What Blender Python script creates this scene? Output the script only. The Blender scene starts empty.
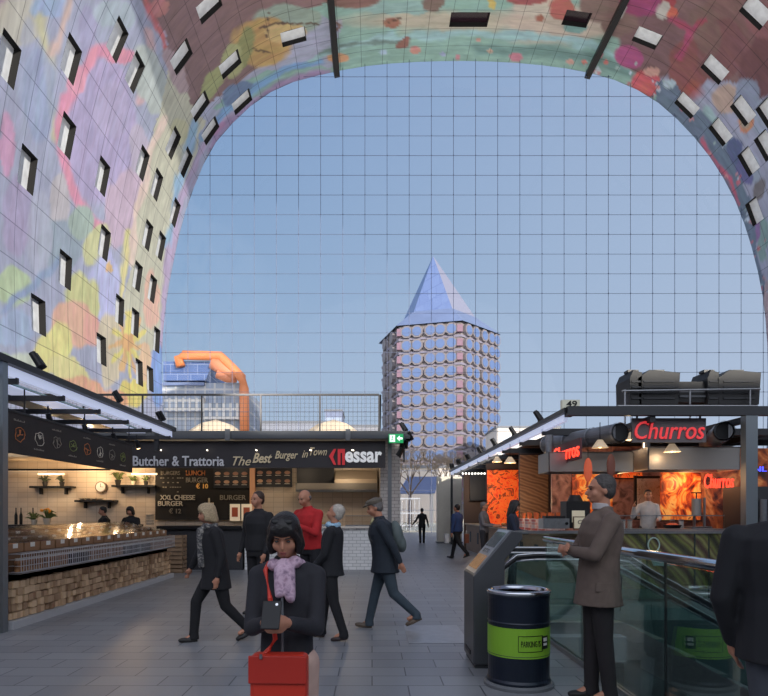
import bpy, bmesh, math, random
import numpy as np
from mathutils import Vector, Matrix, noise as mnoise
random.seed(7)
R = math.radians
sc = bpy.context.scene
COL = sc.collection

# ------------------------------------------------------------------ camera
F = 610.0; VX = 372.0; HY = 512.0; EYE = 1.5
def P(px, py, d):
    return Vector(((px-VX)/F*d, d, EYE+(HY-py)/F*d))
cam = bpy.data.objects.new('camera', bpy.data.cameras.new('camera'))
COL.objects.link(cam)
cam.location = (0, 0, EYE); cam.rotation_euler = (R(90), 0, 0)
cam.data.sensor_width = 36; cam.data.lens = 36*F/768
cam.data.shift_x = (384-VX)/768; cam.data.shift_y = (HY-348)/768
cam.data.clip_start = .05; cam.data.clip_end = 1500
sc.camera = cam
sc.view_settings.view_transform = 'Standard'; sc.view_settings.look = 'None'
sc.view_settings.gamma = 1; sc.view_settings.exposure = 0.1
sc.view_settings.use_curve_mapping = False
sc.cycles.max_bounces = 7; sc.cycles.transparent_max_bounces = 16
sc.cycles.sample_clamp_indirect = 4

# ------------------------------------------------------------------ sky
w = bpy.data.worlds.new('world'); sc.world = w; w.use_nodes = True
nt = w.node_tree; nt.nodes.clear()
def nd(t, **k):
    n = nt.nodes.new(t)
    for a, b in k.items(): setattr(n, a, b)
    return n
tc = nd('ShaderNodeTexCoord'); sp = nd('ShaderNodeSeparateXYZ'); nt.links.new(tc.outputs['Generated'], sp.inputs[0])
mr = nd('ShaderNodeMapRange'); mr.inputs[1].default_value = 0.0; mr.inputs[2].default_value = .75
nt.links.new(sp.outputs[2], mr.inputs[0])
cr = nd('ShaderNodeValToRGB'); e = cr.color_ramp.elements
e[0].position = 0; e[0].color = (.42, .51, .62, 1); e[1].position = 1; e[1].color = (.135, .255, .50, 1)
m_ = cr.color_ramp.elements.new(.45); m_.color = (.25, .385, .58, 1)
nt.links.new(mr.outputs[0], cr.inputs[0])
# paler towards the sun's side (right), brighter behind
mx = nd('ShaderNodeMapRange'); mx.inputs[1].default_value = -.35; mx.inputs[2].default_value = .75
nt.links.new(sp.outputs[0], mx.inputs[0])
mix = nd('ShaderNodeMixRGB'); mix.inputs[2].default_value = (.47, .54, .68, 1)
sm = nd('ShaderNodeMath', operation='MULTIPLY'); sm.inputs[1].default_value = .75
nt.links.new(mx.outputs[0], sm.inputs[0]); nt.links.new(sm.outputs[0], mix.inputs[0]); nt.links.new(cr.outputs[0], mix.inputs[1])
my = nd('ShaderNodeMapRange'); my.inputs[1].default_value = .3; my.inputs[2].default_value = -.8; my.inputs[3].default_value = 1.0; my.inputs[4].default_value = 3.6
nt.links.new(sp.outputs[1], my.inputs[0])
bg = nd('ShaderNodeBackground'); out = nd('ShaderNodeOutputWorld')
myc = nd('ShaderNodeMapRange'); myc.inputs[1].default_value = .2; myc.inputs[2].default_value = -.5; nt.links.new(sp.outputs[1], myc.inputs[0])
mixr = nd('ShaderNodeMixRGB'); mixr.inputs[2].default_value = (.43, .455, .51, 1); nt.links.new(myc.outputs[0], mixr.inputs[0]); nt.links.new(mix.outputs[0], mixr.inputs[1])
nt.links.new(mixr.outputs[0], bg.inputs[0]); nt.links.new(my.outputs[0], bg.inputs[1]); nt.links.new(bg.outputs[0], out.inputs[0])

# ------------------------------------------------------------------ sun (low, from behind on the right)
SUN = Vector((.405, -.90, .185)).normalized()
sl = bpy.data.lights.new('sun', 'SUN'); sl.energy = 4.9; sl.angle = R(.6); sl.color = (1, .93, .82)
so = bpy.data.objects.new('sun', sl); COL.objects.link(so)
so.rotation_euler = SUN.to_track_quat('Z', 'Y').to_euler()

# ------------------------------------------------------------------ helpers
def lin(c):
    r = []
    for v in c[:3]:
        v = v/255.0
        r.append(v/12.92 if v <= .04045 else ((v+.055)/1.055)**2.4)
    return (r[0], r[1], r[2], 1)
MATS = {}
def mat(name, rgb=(128,128,128), rough=.6, metal=0, emit=None, es=1, noise=0, nscale=8, bump=0, spec=.5):
    if name in MATS: return MATS[name]
    m = bpy.data.materials.new(name); m.use_nodes = True; t = m.node_tree; b = t.nodes['Principled BSDF']
    c = lin(rgb); b.inputs['Base Color'].default_value = c
    b.inputs['Roughness'].default_value = rough; b.inputs['Metallic'].default_value = metal
    b.inputs['Specular IOR Level'].default_value = spec
    if emit: b.inputs['Emission Color'].default_value = lin(emit); b.inputs['Emission Strength'].default_value = es
    if noise or bump:
        co = t.nodes.new('ShaderNodeTexCoord'); n = t.nodes.new('ShaderNodeTexNoise'); n.inputs['Scale'].default_value = nscale; n.inputs['Detail'].default_value = 5
        t.links.new(co.outputs['Object'], n.inputs['Vector'])
        if noise:
            r = t.nodes.new('ShaderNodeMapRange'); r.inputs[3].default_value = 1-noise; r.inputs[4].default_value = 1+noise
            r.inputs[1].default_value = .3; r.inputs[2].default_value = .7
            t.links.new(n.outputs['Fac'], r.inputs[0])
            h = t.nodes.new('ShaderNodeVectorMath'); h.operation = 'SCALE'; h.inputs[0].default_value = c[:3]
            t.links.new(r.outputs[0], h.inputs['Scale']); t.links.new(h.outputs[0], b.inputs['Base Color'])
        if bump:
            bp = t.nodes.new('ShaderNodeBump'); bp.inputs['Strength'].default_value = bump; bp.inputs['Distance'].default_value = .01
            t.links.new(n.outputs['Fac'], bp.inputs['Height']); t.links.new(bp.outputs[0], b.inputs['Normal'])
    MATS[name] = m; return m
def glass(name, tint=(.85,.93,.92), refl=.12, rough=.02, fk=1.0):
    if name in MATS: return MATS[name]
    m = bpy.data.materials.new(name); m.use_nodes = True; t = m.node_tree; t.nodes.clear()
    o = t.nodes.new('ShaderNodeOutputMaterial'); a = t.nodes.new('ShaderNodeBsdfTransparent'); g = t.nodes.new('ShaderNodeBsdfGlossy')
    a.inputs[0].default_value = (*tint, 1); g.inputs['Roughness'].default_value = rough; g.inputs[0].default_value = (1, 1, 1, 1)
    lw = t.nodes.new('ShaderNodeFresnel'); lw.inputs[0].default_value = 1.45
    mu = t.nodes.new('ShaderNodeMath'); mu.operation = 'MULTIPLY_ADD'; mu.inputs[1].default_value = fk; mu.inputs[2].default_value = refl
    mx = t.nodes.new('ShaderNodeMixShader')
    t.links.new(lw.outputs[0], mu.inputs[0]); t.links.new(mu.outputs[0], mx.inputs[0]); t.links.new(a.outputs[0], mx.inputs[1]); t.links.new(g.outputs[0], mx.inputs[2]); t.links.new(mx.outputs[0], o.inputs[0])
    MATS[name] = m; return m
def pattern(name, kind, cols, scale=(1,1,1), rough=.6, rot=(0,0,0), dist=0, bw=.3, bh=.1, mortar=.006, mcol=None, emit=0, metal=0, off=.5):
    """kind: brick | wave | noise | voronoi, in object space"""
    if name in MATS: return MATS[name]
    m = bpy.data.materials.new(name); m.use_nodes = True; t = m.node_tree; b = t.nodes['Principled BSDF']
    b.inputs['Roughness'].default_value = rough; b.inputs['Metallic'].default_value = metal
    co = t.nodes.new('ShaderNodeTexCoord'); mp = t.nodes.new('ShaderNodeMapping'); t.links.new(co.outputs['Object'], mp.inputs[0])
    mp.inputs['Scale'].default_value = scale; mp.inputs['Rotation'].default_value = rot
    if kind == 'brick':
        n = t.nodes.new('ShaderNodeTexBrick'); n.inputs['Scale'].default_value = 1
        n.inputs['Color1'].default_value = lin(cols[0]); n.inputs['Color2'].default_value = lin(cols[1]); n.inputs['Mortar'].default_value = lin(mcol or cols[-1])
        n.inputs['Mortar Size'].default_value = mortar; n.inputs['Brick Width'].default_value = bw; n.inputs['Row Height'].default_value = bh; n.offset = off
        t.links.new(mp.outputs[0], n.inputs[0]); outc = n.outputs['Color']
        bp = t.nodes.new('ShaderNodeBump'); bp.inputs['Strength'].default_value = .4; bp.inputs['Distance'].default_value = .004; bp.invert = True
        t.links.new(n.outputs['Fac'], bp.inputs['Height']); t.links.new(bp.outputs[0], b.inputs['Normal'])
    else:
        if kind == 'wave':
            n = t.nodes.new('ShaderNodeTexWave'); n.inputs['Scale'].default_value = 1; n.inputs['Distortion'].default_value = dist; n.inputs['Detail'].default_value = 3
        elif kind == 'voronoi':
            n = t.nodes.new('ShaderNodeTexVoronoi'); n.inputs['Scale'].default_value = 1
        else:
            n = t.nodes.new('ShaderNodeTexNoise'); n.inputs['Scale'].default_value = 1; n.inputs['Detail'].default_value = 6; n.inputs['Distortion'].default_value = dist
        t.links.new(mp.outputs[0], n.inputs['Vector'])
        r = t.nodes.new('ShaderNodeValToRGB'); el = r.color_ramp.elements
        lo, hi = (.32, .68) if kind == 'noise' else (0.0, 1.0)
        for i, c in enumerate(cols):
            pos = lo+(hi-lo)*i/(len(cols)-1)
            if i == 0: el[0].position = pos; el[0].color = lin(c)
            elif i == len(cols)-1: el[-1].position = pos; el[-1].color = lin(c)
            else: q = el.new(pos); q.color = lin(c)
        t.links.new(n.outputs['Distance' if kind == 'voronoi' else 'Fac'], r.inputs[0]); outc = r.outputs[0]
    t.links.new(outc, b.inputs['Base Color'])
    if emit: t.links.new(outc, b.inputs['Emission Color']); b.inputs['Emission Strength'].default_value = emit
    MATS[name] = m; return m

class MB:
    def __init__(s): s.bm = bmesh.new()
    def box(s, a, b, M=None):
        a = Vector(a); b = Vector(b)
        vs = [s.bm.verts.new((x, y, z)) for x in (a.x, b.x) for y in (a.y, b.y) for z in (a.z, b.z)]
        if M: 
            for v in vs: v.co = M @ v.co
        for f in ((0,1,3,2),(4,6,7,5),(0,4,5,1),(2,3,7,6),(0,2,6,4),(1,5,7,3)):
            s.bm.faces.new([vs[i] for i in f])
        return s
    def bc(s, c, size, M=None):
        c = Vector(c); h = Vector(size)/2
        if M: return s.box(-h, h, Matrix.Translation(c) @ M)
        return s.box(c-h, c+h)
    def cyl(s, p0, p1, r0, r1=None, n=12, cap=True):
        p0 = Vector(p0); p1 = Vector(p1); r1 = r0 if r1 is None else r1
        d = (p1-p0); q = d.to_track_quat('Z', 'Y').to_matrix() if d.length > 1e-9 else Matrix.Identity(3)
        A = []; B = []
        for i in range(n):
            a = 2*math.pi*i/n; v = q @ Vector((math.cos(a), math.sin(a), 0))
            A.append(s.bm.verts.new(p0+v*r0)); B.append(s.bm.verts.new(p1+v*max(r1, 1e-4)))
        for i in range(n):
            j = (i+1) % n; s.bm.faces.new((A[i], A[j], B[j], B[i]))
        if cap: s.bm.faces.new(A[::-1]); s.bm.faces.new(B)
        return s
    def path(s, pts, r, n=8):
        pts = [Vector(p) for p in pts]
        rings = []
        for i, p in enumerate(pts):
            d = (pts[min(i+1, len(pts)-1)]-pts[max(i-1, 0)]).normalized()
            up = Vector((0, 0, 1)) if abs(d.z) < .95 else Vector((0, 1, 0))
            x = d.cross(up).normalized(); y = d.cross(x).normalized()
            rr = r[i] if isinstance(r, (list, tuple)) else r
            rings.append([s.bm.verts.new(p+x*math.cos(2*math.pi*k/n)*rr+y*math.sin(2*math.pi*k/n)*rr) for k in range(n)])
        for a, b in zip(rings, rings[1:]):
            for k in range(n): s.bm.faces.new((a[k], a[(k+1) % n], b[(k+1) % n], b[k]))
        s.bm.faces.new(rings[0][::-1]); s.bm.faces.new(rings[-1]); return s
    def ell(s, c, r, M=None, u=16, v=10):
        T = Matrix.Translation(Vector(c)) @ (M.to_4x4() if M else Matrix.Identity(4)) @ Matrix.Diagonal((*r, 1))
        bmesh.ops.create_uvsphere(s.bm, u_segments=u, v_segments=v, radius=1, matrix=T); return s
    def lathe(s, prof, c=(0,0,0), n=32):
        c = Vector(c); rings = []
        for r, z in prof:
            rings.append([s.bm.verts.new(c+Vector((r*math.cos(2*math.pi*k/n), r*math.sin(2*math.pi*k/n), z))) for k in range(n)])
        for a, b in zip(rings, rings[1:]):
            for k in range(n): s.bm.faces.new((a[k], a[(k+1) % n], b[(k+1) % n], b[k]))
        if prof[0][0] > 1e-3: s.bm.faces.new(rings[0][::-1])
        if prof[-1][0] > 1e-3: s.bm.faces.new(rings[-1])
        return s
    def prism(s, poly, v):
        """poly: 3D points, v: extrusion vector"""
        A = [s.bm.verts.new(Vector(p)) for p in poly]; B = [s.bm.verts.new(Vector(p)+Vector(v)) for p in poly]
        n = len(A)
        for i in range(n): s.bm.faces.new((A[i], A[(i+1) % n], B[(i+1) % n], B[i]))
        s.bm.faces.new(A[::-1]); s.bm.faces.new(B); return s
    def loft(s, rings):
        """rings: list of (center, rx, ry, Matrix3)"""
        n = 18; L = []
        for c, rx, ry, q in rings:
            L.append([s.bm.verts.new(Vector(c)+q @ Vector((math.cos(2*math.pi*k/n)*rx, math.sin(2*math.pi*k/n)*ry, 0))) for k in range(n)])
        for a, b in zip(L, L[1:]):
            for k in range(n): s.bm.faces.new((a[k], a[(k+1) % n], b[(k+1) % n], b[k]))
        s.bm.faces.new(L[0][::-1]); s.bm.faces.new(L[-1]); return s
    def cap(s, p0, p1, r0, r1):
        s.cyl(p0, p1, r0, r1, 12); s.ell(p0, (r0,)*3, u=12, v=8); s.ell(p1, (r1,)*3, u=12, v=8); return s
    def build(s, name, m, parent=None, smooth=False, bevel=0, remesh=0, sm=2, origin=None, decim=0):
        bmesh.ops.recalc_face_normals(s.bm, faces=s.bm.faces[:])
        me = bpy.data.meshes.new(name); s.bm.to_mesh(me); s.bm.free()
        if origin is not None: me.transform(Matrix.Translation(-Vector(origin)))
        o = bpy.data.objects.new(name, me); COL.objects.link(o)
        if remesh:
            md = o.modifiers.new('r', 'REMESH'); md.mode = 'VOXEL'; md.voxel_size = remesh
            if sm: q = o.modifiers.new('s', 'SMOOTH'); q.iterations = sm; q.factor = .5
            if decim: q = o.modifiers.new('d', 'DECIMATE'); q.ratio = decim
            dg = bpy.context.evaluated_depsgraph_get(); dg.update()
            me2 = bpy.data.meshes.new_from_object(o.evaluated_get(dg)); o.modifiers.clear(); o.data = me2; bpy.data.meshes.remove(me); me = me2; smooth = True
        me.materials.clear(); me.materials.append(m)
        if smooth: me.polygons.foreach_set('use_smooth', [True]*len(me.polygons))
        if bevel: q = o.modifiers.new('bevel', 'BEVEL'); q.width = bevel; q.segments = 2; q.limit_method = 'ANGLE'
        if origin is not None: o.location = origin
        if parent: o.parent = parent
        return o
def empty(name, loc=(0,0,0), rz=0):
    o = bpy.data.objects.new(name, None); o.location = loc; o.rotation_euler.z = rz; COL.objects.link(o); o.empty_display_size = .1; return o
def tag(o, label=None, cat=None, group=None, kind=None):
    if label: o['label'] = label
    if cat: o['category'] = cat
    if group: o['group'] = group
    if kind: o['kind'] = kind
    return o
def thing(name, loc, label, cat, group=None, rz=0): return tag(empty(name, loc, rz), label, cat, group)
def struct(o): o['kind'] = 'structure'; return o
def dup(o, loc=None, rz=None, parent=None, scale=None):
    c = o.copy(); COL.objects.link(c)
    if parent: c.parent = parent
    if loc is not None: c.location = loc
    if rz is not None: c.rotation_euler.z = rz
    if scale is not None: c.scale = scale
    for ch in list(o.children): dup(ch, parent=c)
    return c
def text(body, width, M, m, parent, name='lettering', ext=.01, shear=0, height=None, offset=0, align='CENTER', rx=R(90)):
    cu = bpy.data.curves.new(name, 'FONT'); cu.body = body; cu.size = 1; cu.extrude = .5; cu.shear = shear; cu.offset = offset; cu.align_x = align; cu.resolution_u = 3
    o = bpy.data.objects.new(name, cu); COL.objects.link(o)
    dg = bpy.context.evaluated_depsgraph_get(); me = bpy.data.meshes.new_from_object(o.evaluated_get(dg))
    bpy.data.objects.remove(o); bpy.data.curves.remove(cu)
    xs = [v.co.x for v in me.vertices]; ys = [v.co.y for v in me.vertices]
    sx = width/(max(xs)-min(xs)); sy = (height/(max(ys)-min(ys))) if height else sx
    cx = (max(xs)+min(xs))/2; cy = (max(ys)+min(ys))/2
    me.transform(Matrix.Diagonal((sx, sy, ext, 1)) @ Matrix.Translation((-cx, -cy, 0)))
    me.transform(Matrix.Rotation(rx, 4, 'X'))
    me.transform(M if isinstance(M, Matrix) else Matrix.Translation(Vector(M)))
    me.materials.clear(); me.materials.append(m)
    o = bpy.data.objects.new(name, me); COL.objects.link(o)
    if parent: o.parent = parent
    return o
ORD = ['nearest', 'second', 'third', 'fourth', 'fifth', 'sixth', 'seventh', 'eighth', 'ninth', 'tenth', 'eleventh', 'twelfth', 'thirteenth', 'fourteenth', 'fifteenth', 'sixteenth']
def lamp(name, loc, power, color=(1,.72,.42), r=.08, spot=None, aim=None):
    l = bpy.data.lights.new(name, 'SPOT' if spot else 'POINT'); l.energy = power; l.color = color; l.shadow_soft_size = r
    if spot: l.spot_size = R(spot); l.spot_blend = .7
    o = bpy.data.objects.new(name, l); COL.objects.link(o); o.location = loc
    if aim is not None: o.rotation_euler = (Vector(loc)-Vector(aim)).to_track_quat('Z', 'Y').to_euler()
    return o

# common materials
BLACK = mat('black_metal', (22,22,25), .45, .3)
DARK = mat('dark_grey', (42,43,47), .6)
STEEL = mat('brushed_steel', (150,152,155), .32, .9, noise=.1, nscale=20)
CHROME = mat('polished_steel', (200,203,208), .12, 1)
GREYP = mat('grey_paint', (95,98,102), .5)
LITE = mat('pale_grey', (175,177,180), .5)
WHITE = mat('white_paint', (215,213,208), .5)
WOOD = pattern('wood', 'noise', [(120,85,52), (150,112,72), (175,135,92)], (3,3,30), .6)
SKIN = mat('skin', (178,124,98), .55, noise=.06)

# ------------------------------------------------------------------ floor
YF = 44.0
floor_m = pattern('floor_tiles', 'brick', [(118,120,124), (132,134,138)], (1,1,1), .38, bw=.62, bh=.31, mortar=.006, mcol=(68,70,76))
fb = MB()
HX0, HX1, HY0, HY1 = 2.08, 9.0, 3.3, 10.15
for a, b in (((-30,-30), (HX0,YF+1)), ((HX0,HY1), (40,YF+1)), ((HX1,-30), (40,HY1)), ((HX0,-30), (HX1,HY0)), ((HX0,7.3), (3.05,9.35))):
    fb.box((a[0], a[1], -.3), (b[0], b[1], 0))
struct(fb.build('floor', floor_m))
pit = MB()
pit.box((HX0-.1,HY0,-5), (HX0,HY1,-.3)).box((HX1,HY0,-5), (HX1+.1,HY1,-.3)).box((HX0,HY1,-5), (HX1,HY1+.1,-.3)).box((HX0,HY0-.1,-5), (HX1,HY0,-.3)).box((HX0,HY0,-5.1), (HX1,HY1,-5))
struct(pit.build('wall_pit', mat('pit', (70,76,80), .7, noise=.2, nscale=1.5)))
struct(MB().box((-120,YF+1,-.35), (140,260,-.02)).build('floor_outside', pattern('pavement', 'brick', [(232,214,182), (238,224,196)], (1,1,1), .8, bw=1.2, bh=.6, mortar=.02, mcol=(150,140,125))))
tag(MB().box((.42,6.95,0), (1.12,8.05,.006)).build('access_cover', mat('cover_plate', (150,152,156), .35, .3, noise=.1), origin=(.77,7.5,0)), 'pale steel access cover set flush in the dark tiled floor', 'access cover')

# ------------------------------------------------------------------ vault with mural
FC = [(164,533),(163.5,470),(163,420),(162,380),(162,352),(164,322),(168,292),(173.5,262),(180,232),(189,200),(198,178),(207,157),(220,137),(244,112),(264,96),(289,83.5),(312,77),(338,71),(367,66),(398,63),(429,61.5),(462,61),(495,61.7),(524,63.5),(552,66.5),(586,72),(620,82),(653,99),(680,122),(707,153),(729,188),(743,220),(754,256),(762.5,295),(767,339),(768,380),(767,430),(766,480),(766,533)]
# smooth with Catmull-Rom and resample evenly by arc length (metres, in the facade plane)
def crom(p):
    o = []
    for i in range(len(p)-1):
        a = p[max(i-1,0)]; b = p[i]; c = p[i+1]; d = p[min(i+2,len(p)-1)]
        for k in range(8):
            t = k/8
            o.append(tuple(.5*((2*b[j])+(-a[j]+c[j])*t+(2*a[j]-5*b[j]+4*c[j]-d[j])*t*t+(-a[j]+3*b[j]-3*c[j]+d[j])*t**3) for j in (0,1)))
    o.append(p[-1]); return o
fine = np.array(crom([((x-VX)/F*YF, EYE+(HY-y)/F*YF) for x, y in FC]))
fine[:, 1] = np.maximum(fine[:, 1], 0)
seg = np.hypot(*np.diff(fine, axis=0).T); cum = np.concatenate([[0], np.cumsum(seg)]); SL = cum[-1]
NS = int(SL/.15); S = np.linspace(0, SL, NS+1)
CX = np.interp(S, cum, fine[:,0]); CZ = np.interp(S, cum, fine[:,1])
YV0, YR = 22.0, -4.0
Ys = np.concatenate([np.linspace(YR, YV0, 20)[:-1], np.arange(YV0, YF+.001, .15)]); Ys[-1] = YF
NY = len(Ys)
# pixel of each vertex as the camera sees it
gx = CX[:,None]/Ys[None,:].clip(1)*F+VX; gy = HY-(CZ[:,None]-EYE)/Ys[None,:].clip(1)*F
rng = np.random.default_rng(3)
ss = S[:,None]+0*Ys[None,:]; yy = Ys[None,:]+0*S[:,None]
def wob(k, amp, seed):
    r = np.random.default_rng(seed); o = 0
    for i in range(7):
        f = k*(1+i*.55); a, ph = r.uniform(0, 6.28, 2)
        o = o+np.sin((ss*math.cos(a)+yy*math.sin(a))*f+ph+1.2*np.sin(ss*f*.4+ph*2))/(1+i*.5)
    return o*amp/2.2
WX = gx+wob(1.1, 3.2, 1)+wob(3.5, 1.0, 11); WY = gy+wob(1.2, 3.2, 2)+wob(3.3, 1.0, 12)
colr = np.zeros((NS+1, NY, 3))
def L3(c): return np.array(lin(c)[:3])
def blend(mask, c, op=1.0):
    m = (mask.clip(0, 1)*op)[..., None]; colr[:] = colr*(1-m)+L3(c)*m
def E(cx, cy, rx, ry, c, rot=0, soft=.12, op=1.0, warp=1):
    X = (WX if warp else gx)-cx; Y = (WY if warp else gy)-cy; a = R(rot)
    u = (X*math.cos(a)+Y*math.sin(a))/rx; v = (-X*math.sin(a)+Y*math.cos(a))/ry
    blend((1-np.sqrt(u*u+v*v))/soft, c, op)
def PL(pts, wd, c, soft=.3, op=1.0):
    d = np.full(gx.shape, 1e9)
    for (x0,y0), (x1,y1) in zip(pts, pts[1:]):
        vx, vy = x1-x0, y1-y0; t = (((WX-x0)*vx+(WY-y0)*vy)/(vx*vx+vy*vy)).clip(0, 1)
        d = np.minimum(d, np.hypot(WX-x0-t*vx, WY-y0-t*vy))
    blend((1-d/wd)/soft, c, op)
def POLY(pts, c, op=1.0):
    ins = np.zeros(gx.shape, bool); n = len(pts)
    for i in range(n):
        x0, y0 = pts[i]; x1, y1 = pts[(i+1) % n]
        ins ^= ((y0 > WY) != (y1 > WY)) & (WX < (x1-x0)*(WY-y0)/(y1-y0+1e-9)+x0)
    blend(ins*1.0, c, op)
colr[:] = L3((176,180,205))
# parts of the mural the photograph does not reach: large soft flowers
pal = [(200,150,170),(180,190,140),(150,175,205),(210,180,120),(170,140,180),(140,170,150),(190,110,110)]
for i in range(70):
    s0 = rng.uniform(0, SL); y0 = rng.uniform(YR, 25); r0 = rng.uniform(1.5, 4.5)
    d = np.hypot(ss-s0, (yy-y0))+wob(.8, .5, i+40)
    blend((1-d/r0)/.2, pal[i % 7], .5)
# ---- left wall
E(22,20,26,26,(214,206,176),op=.8); E(50,6,22,14,(165,188,222)); PL([(38,15),(50,60),(54,140)],6,(214,208,160),.8)
PL([(70,0),(62,30),(52,55)],5,(225,190,175),.8); E(88,35,10,30,(175,170,205)); E(115,15,22,14,(180,195,205))
E(40,95,18,50,(160,175,210),op=.8); E(100,130,40,80,(188,172,212)); E(112,110,20,30,(196,182,216),op=.6)
PL([(127,55),(112,46),(96,52),(82,72),(68,98),(62,128),(62,160),(74,195),(90,222),(104,236)],8,(240,150,176),.5)
E(76,78,12,16,(243,160,182)); E(120,55,12,9,(240,150,176)); PL([(148,30),(150,60),(140,100)],5,(230,185,185),.8)
E(5,142,9,36,(220,160,195)); E(18,215,16,45,(184,170,205)); E(28,70,10,60,(175,185,215),op=.5)
E(125,205,20,46,(214,184,204),rot=18); E(150,80,16,40,(196,205,196),rot=-20); E(140,150,10,30,(200,185,205))
POLY([(170,60),(205,120),(190,175),(170,260),(160,350),(130,350),(124,300),(138,220),(150,140)],(212,208,176))
PL([(164,118),(150,150),(140,205),(130,260)],5,(244,212,190),.5); PL([(128,232),(124,262),(120,300),(116,330)],4,(240,226,140),.6)
E(178,132,10,14,(220,214,160)); PL([(196,125),(184,160),(176,200),(168,245)],6,(150,192,222),.5)
PL([(232,110),(205,142),(190,178),(178,215),(170,262),(163,300),(160,350)],5,(196,170,204),.6)
E(58,205,10,34,(205,196,198)); E(62,243,24,26,(160,176,190)); E(80,222,14,20,(176,196,180)); E(96,246,12,22,(220,218,150),rot=20)
E(104,290,15,44,(196,198,240)); E(83,300,17,32,(222,220,140),rot=-15); E(40,235,12,46,(190,192,210),op=.7)
E(14,288,18,22,(196,216,165)); PL([(2,310),(30,290),(60,262)],6,(150,170,205),.6); E(15,330,20,20,(170,190,220))
E(72,325,25,26,(246,186,150)); E(92,330,12,16,(248,176,150)); E(52,348,18,30,(246,232,130),rot=25); E(70,372,26,12,(238,226,140),rot=30)
E(88,392,28,14,(248,178,130),rot=20); E(110,350,12,40,(226,208,170)); E(108,268,3,6,(250,200,120))
for a in range(0, 360, 30):
    PL([(129,345),(129+17*math.cos(R(a)),345+30*math.sin(R(a)))],3.2,(252,226,100) if a % 60 else (250,190,110),.5)
E(129,345,6,10,(246,180,100)); E(150,300,8,32,(246,190,160)); E(146,365,8,24,(246,200,150)); E(133,392,16,14,(250,222,90)); E(120,402,10,10,(246,170,110))
E(158,376,8,34,(128,165,232),warp=0); E(6,372,12,16,(184,214,150)); E(26,366,18,14,(206,214,190))
# ---- vault above: left haunch
POLY([(140,-5),(167,38),(188,98),(200,116),(236,84),(262,58),(300,30),(330,-5)],(150,112,110))  # brown fruit; its edge also paints in the vault's sun-to-shade boundary
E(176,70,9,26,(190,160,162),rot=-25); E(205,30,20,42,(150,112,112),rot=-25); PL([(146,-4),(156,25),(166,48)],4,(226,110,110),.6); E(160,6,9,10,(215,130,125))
POLY([(214,108),(240,82),(262,70),(330,66),(345,20),(300,14),(345,-8),(610,-8),(640,60),(690,110),(680,130),(620,90),(552,72),(462,66),(367,72),(312,84)],(150,196,178))
E(212,87,8,22,(176,180,110),rot=25); E(286,20,36,16,(160,180,160)); E(262,42,34,25,(214,168,84),rot=-8); E(243,48,10,22,(160,160,90),rot=10); E(232,62,10,18,(190,190,120))
E(284,33,22,10,(226,190,112)); PL([(258,28),(285,24),(316,25)],1.2,(110,80,60)); PL([(268,12),(266,38)],1.1,(110,80,60)); PL([(252,50),(272,52)],1.0,(110,80,60))
PL([(206,135),(224,112),(252,90),(284,70),(318,60)],6,(120,176,226),.5); E(238,92,18,9,(110,140,180),rot=-40)
PL([(214,150),(232,122),(258,101),(290,84),(325,73)],7,(170,140,186),.6); E(222,128,5,10,(200,140,190),rot=40)
E(440,22,120,12,(206,190,160),op=.9,soft=.5); E(395,8,50,8,(150,190,180)); E(560,24,70,24,(214,190,166),op=.95,soft=.3); E(540,6,30,14,(214,200,176))
PL([(310,58),(350,44),(400,36),(470,32),(540,37),(590,46),(615,56)],4,(160,206,206),.5); PL([(320,52),(360,42),(410,38)],2.5,(120,150,140),.5)
PL([(480,50),(540,50),(600,58),(640,78)],9,(112,158,150),.7,.9); E(575,28,14,9,(120,170,160))
E(352,-1,30,10,(150,105,92),warp=0); E(432,4,12,11,(140,112,98)); E(392,23,9,5.5,(176,112,82),warp=0); PL([(385,25),(399,21)],1,(110,70,55)); E(403,41,8,6,(160,100,84),rot=-50)
PL([(336,22),(341,27),(337,32)],1.5,(150,100,80)); E(338,58,12,5,(240,172,112),warp=0); E(490,3,3,9,(226,196,80),rot=-20)
for x, y, r, c in ((415,50,6,(226,150,130)),(478,40,3,(226,160,140)),(458,57,3,(220,140,150)),(516,57,7,(222,130,150)),(383,52,4,(180,210,230)),(443,54,3,(170,180,220)),(490,51,3,(220,180,150)),(540,18,5,(176,100,70)),(606,62,3,(230,120,100)),(584,62,3,(235,130,110)),(570,62,4,(230,170,150)),(596,72,6,(220,230,235))):
    E(x, y, r, r*.7, c, warp=0)
E(527,0,22,5,(180,84,80),warp=0); E(562,8,13,13,(200,98,84)); E(600,4,22,20,(150,116,104),warp=0)
# ---- plums on the right haunch
POLY([(612,-5),(775,-5),(775,90),(690,75),(640,50),(606,20)],(150,108,104))
for x, y, rx, ry, c in ((655,38,36,40,(140,98,100)),(622,18,20,22,(146,110,100)),(735,25,40,34,(150,104,96)),(690,66,24,30,(158,84,80)),(722,50,28,32,(146,88,88)),(762,66,22,34,(130,76,78)),(765,20,20,20,(160,96,96))):
    E(x, y, rx, ry, c, rot=10, soft=.1)
E(694,92,13,11,(196,80,62),soft=.6,op=.8); E(705,30,16,26,(140,104,92),rot=-20,op=.7); E(640,2,22,16,(180,52,118)); E(669,0,9,12,(190,60,70)); E(664,9,7,9,(214,206,190)); E(673,12,6,5,(238,96,66))
PL([(672,18),(690,26),(684,50),(676,60)],4,(196,62,104),.6); PL([(690,26),(705,20)],3,(186,60,96),.6); E(629,57,16,12,(190,66,134),rot=20,warp=0); E(624,11,3,9,(220,214,200),rot=30)
E(646,84,16,15,(236,84,96),warp=0); E(652,72,9,5,(236,170,150),warp=0); E(644,88,9,8,(240,110,90),soft=.8,op=.6,warp=0)
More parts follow.
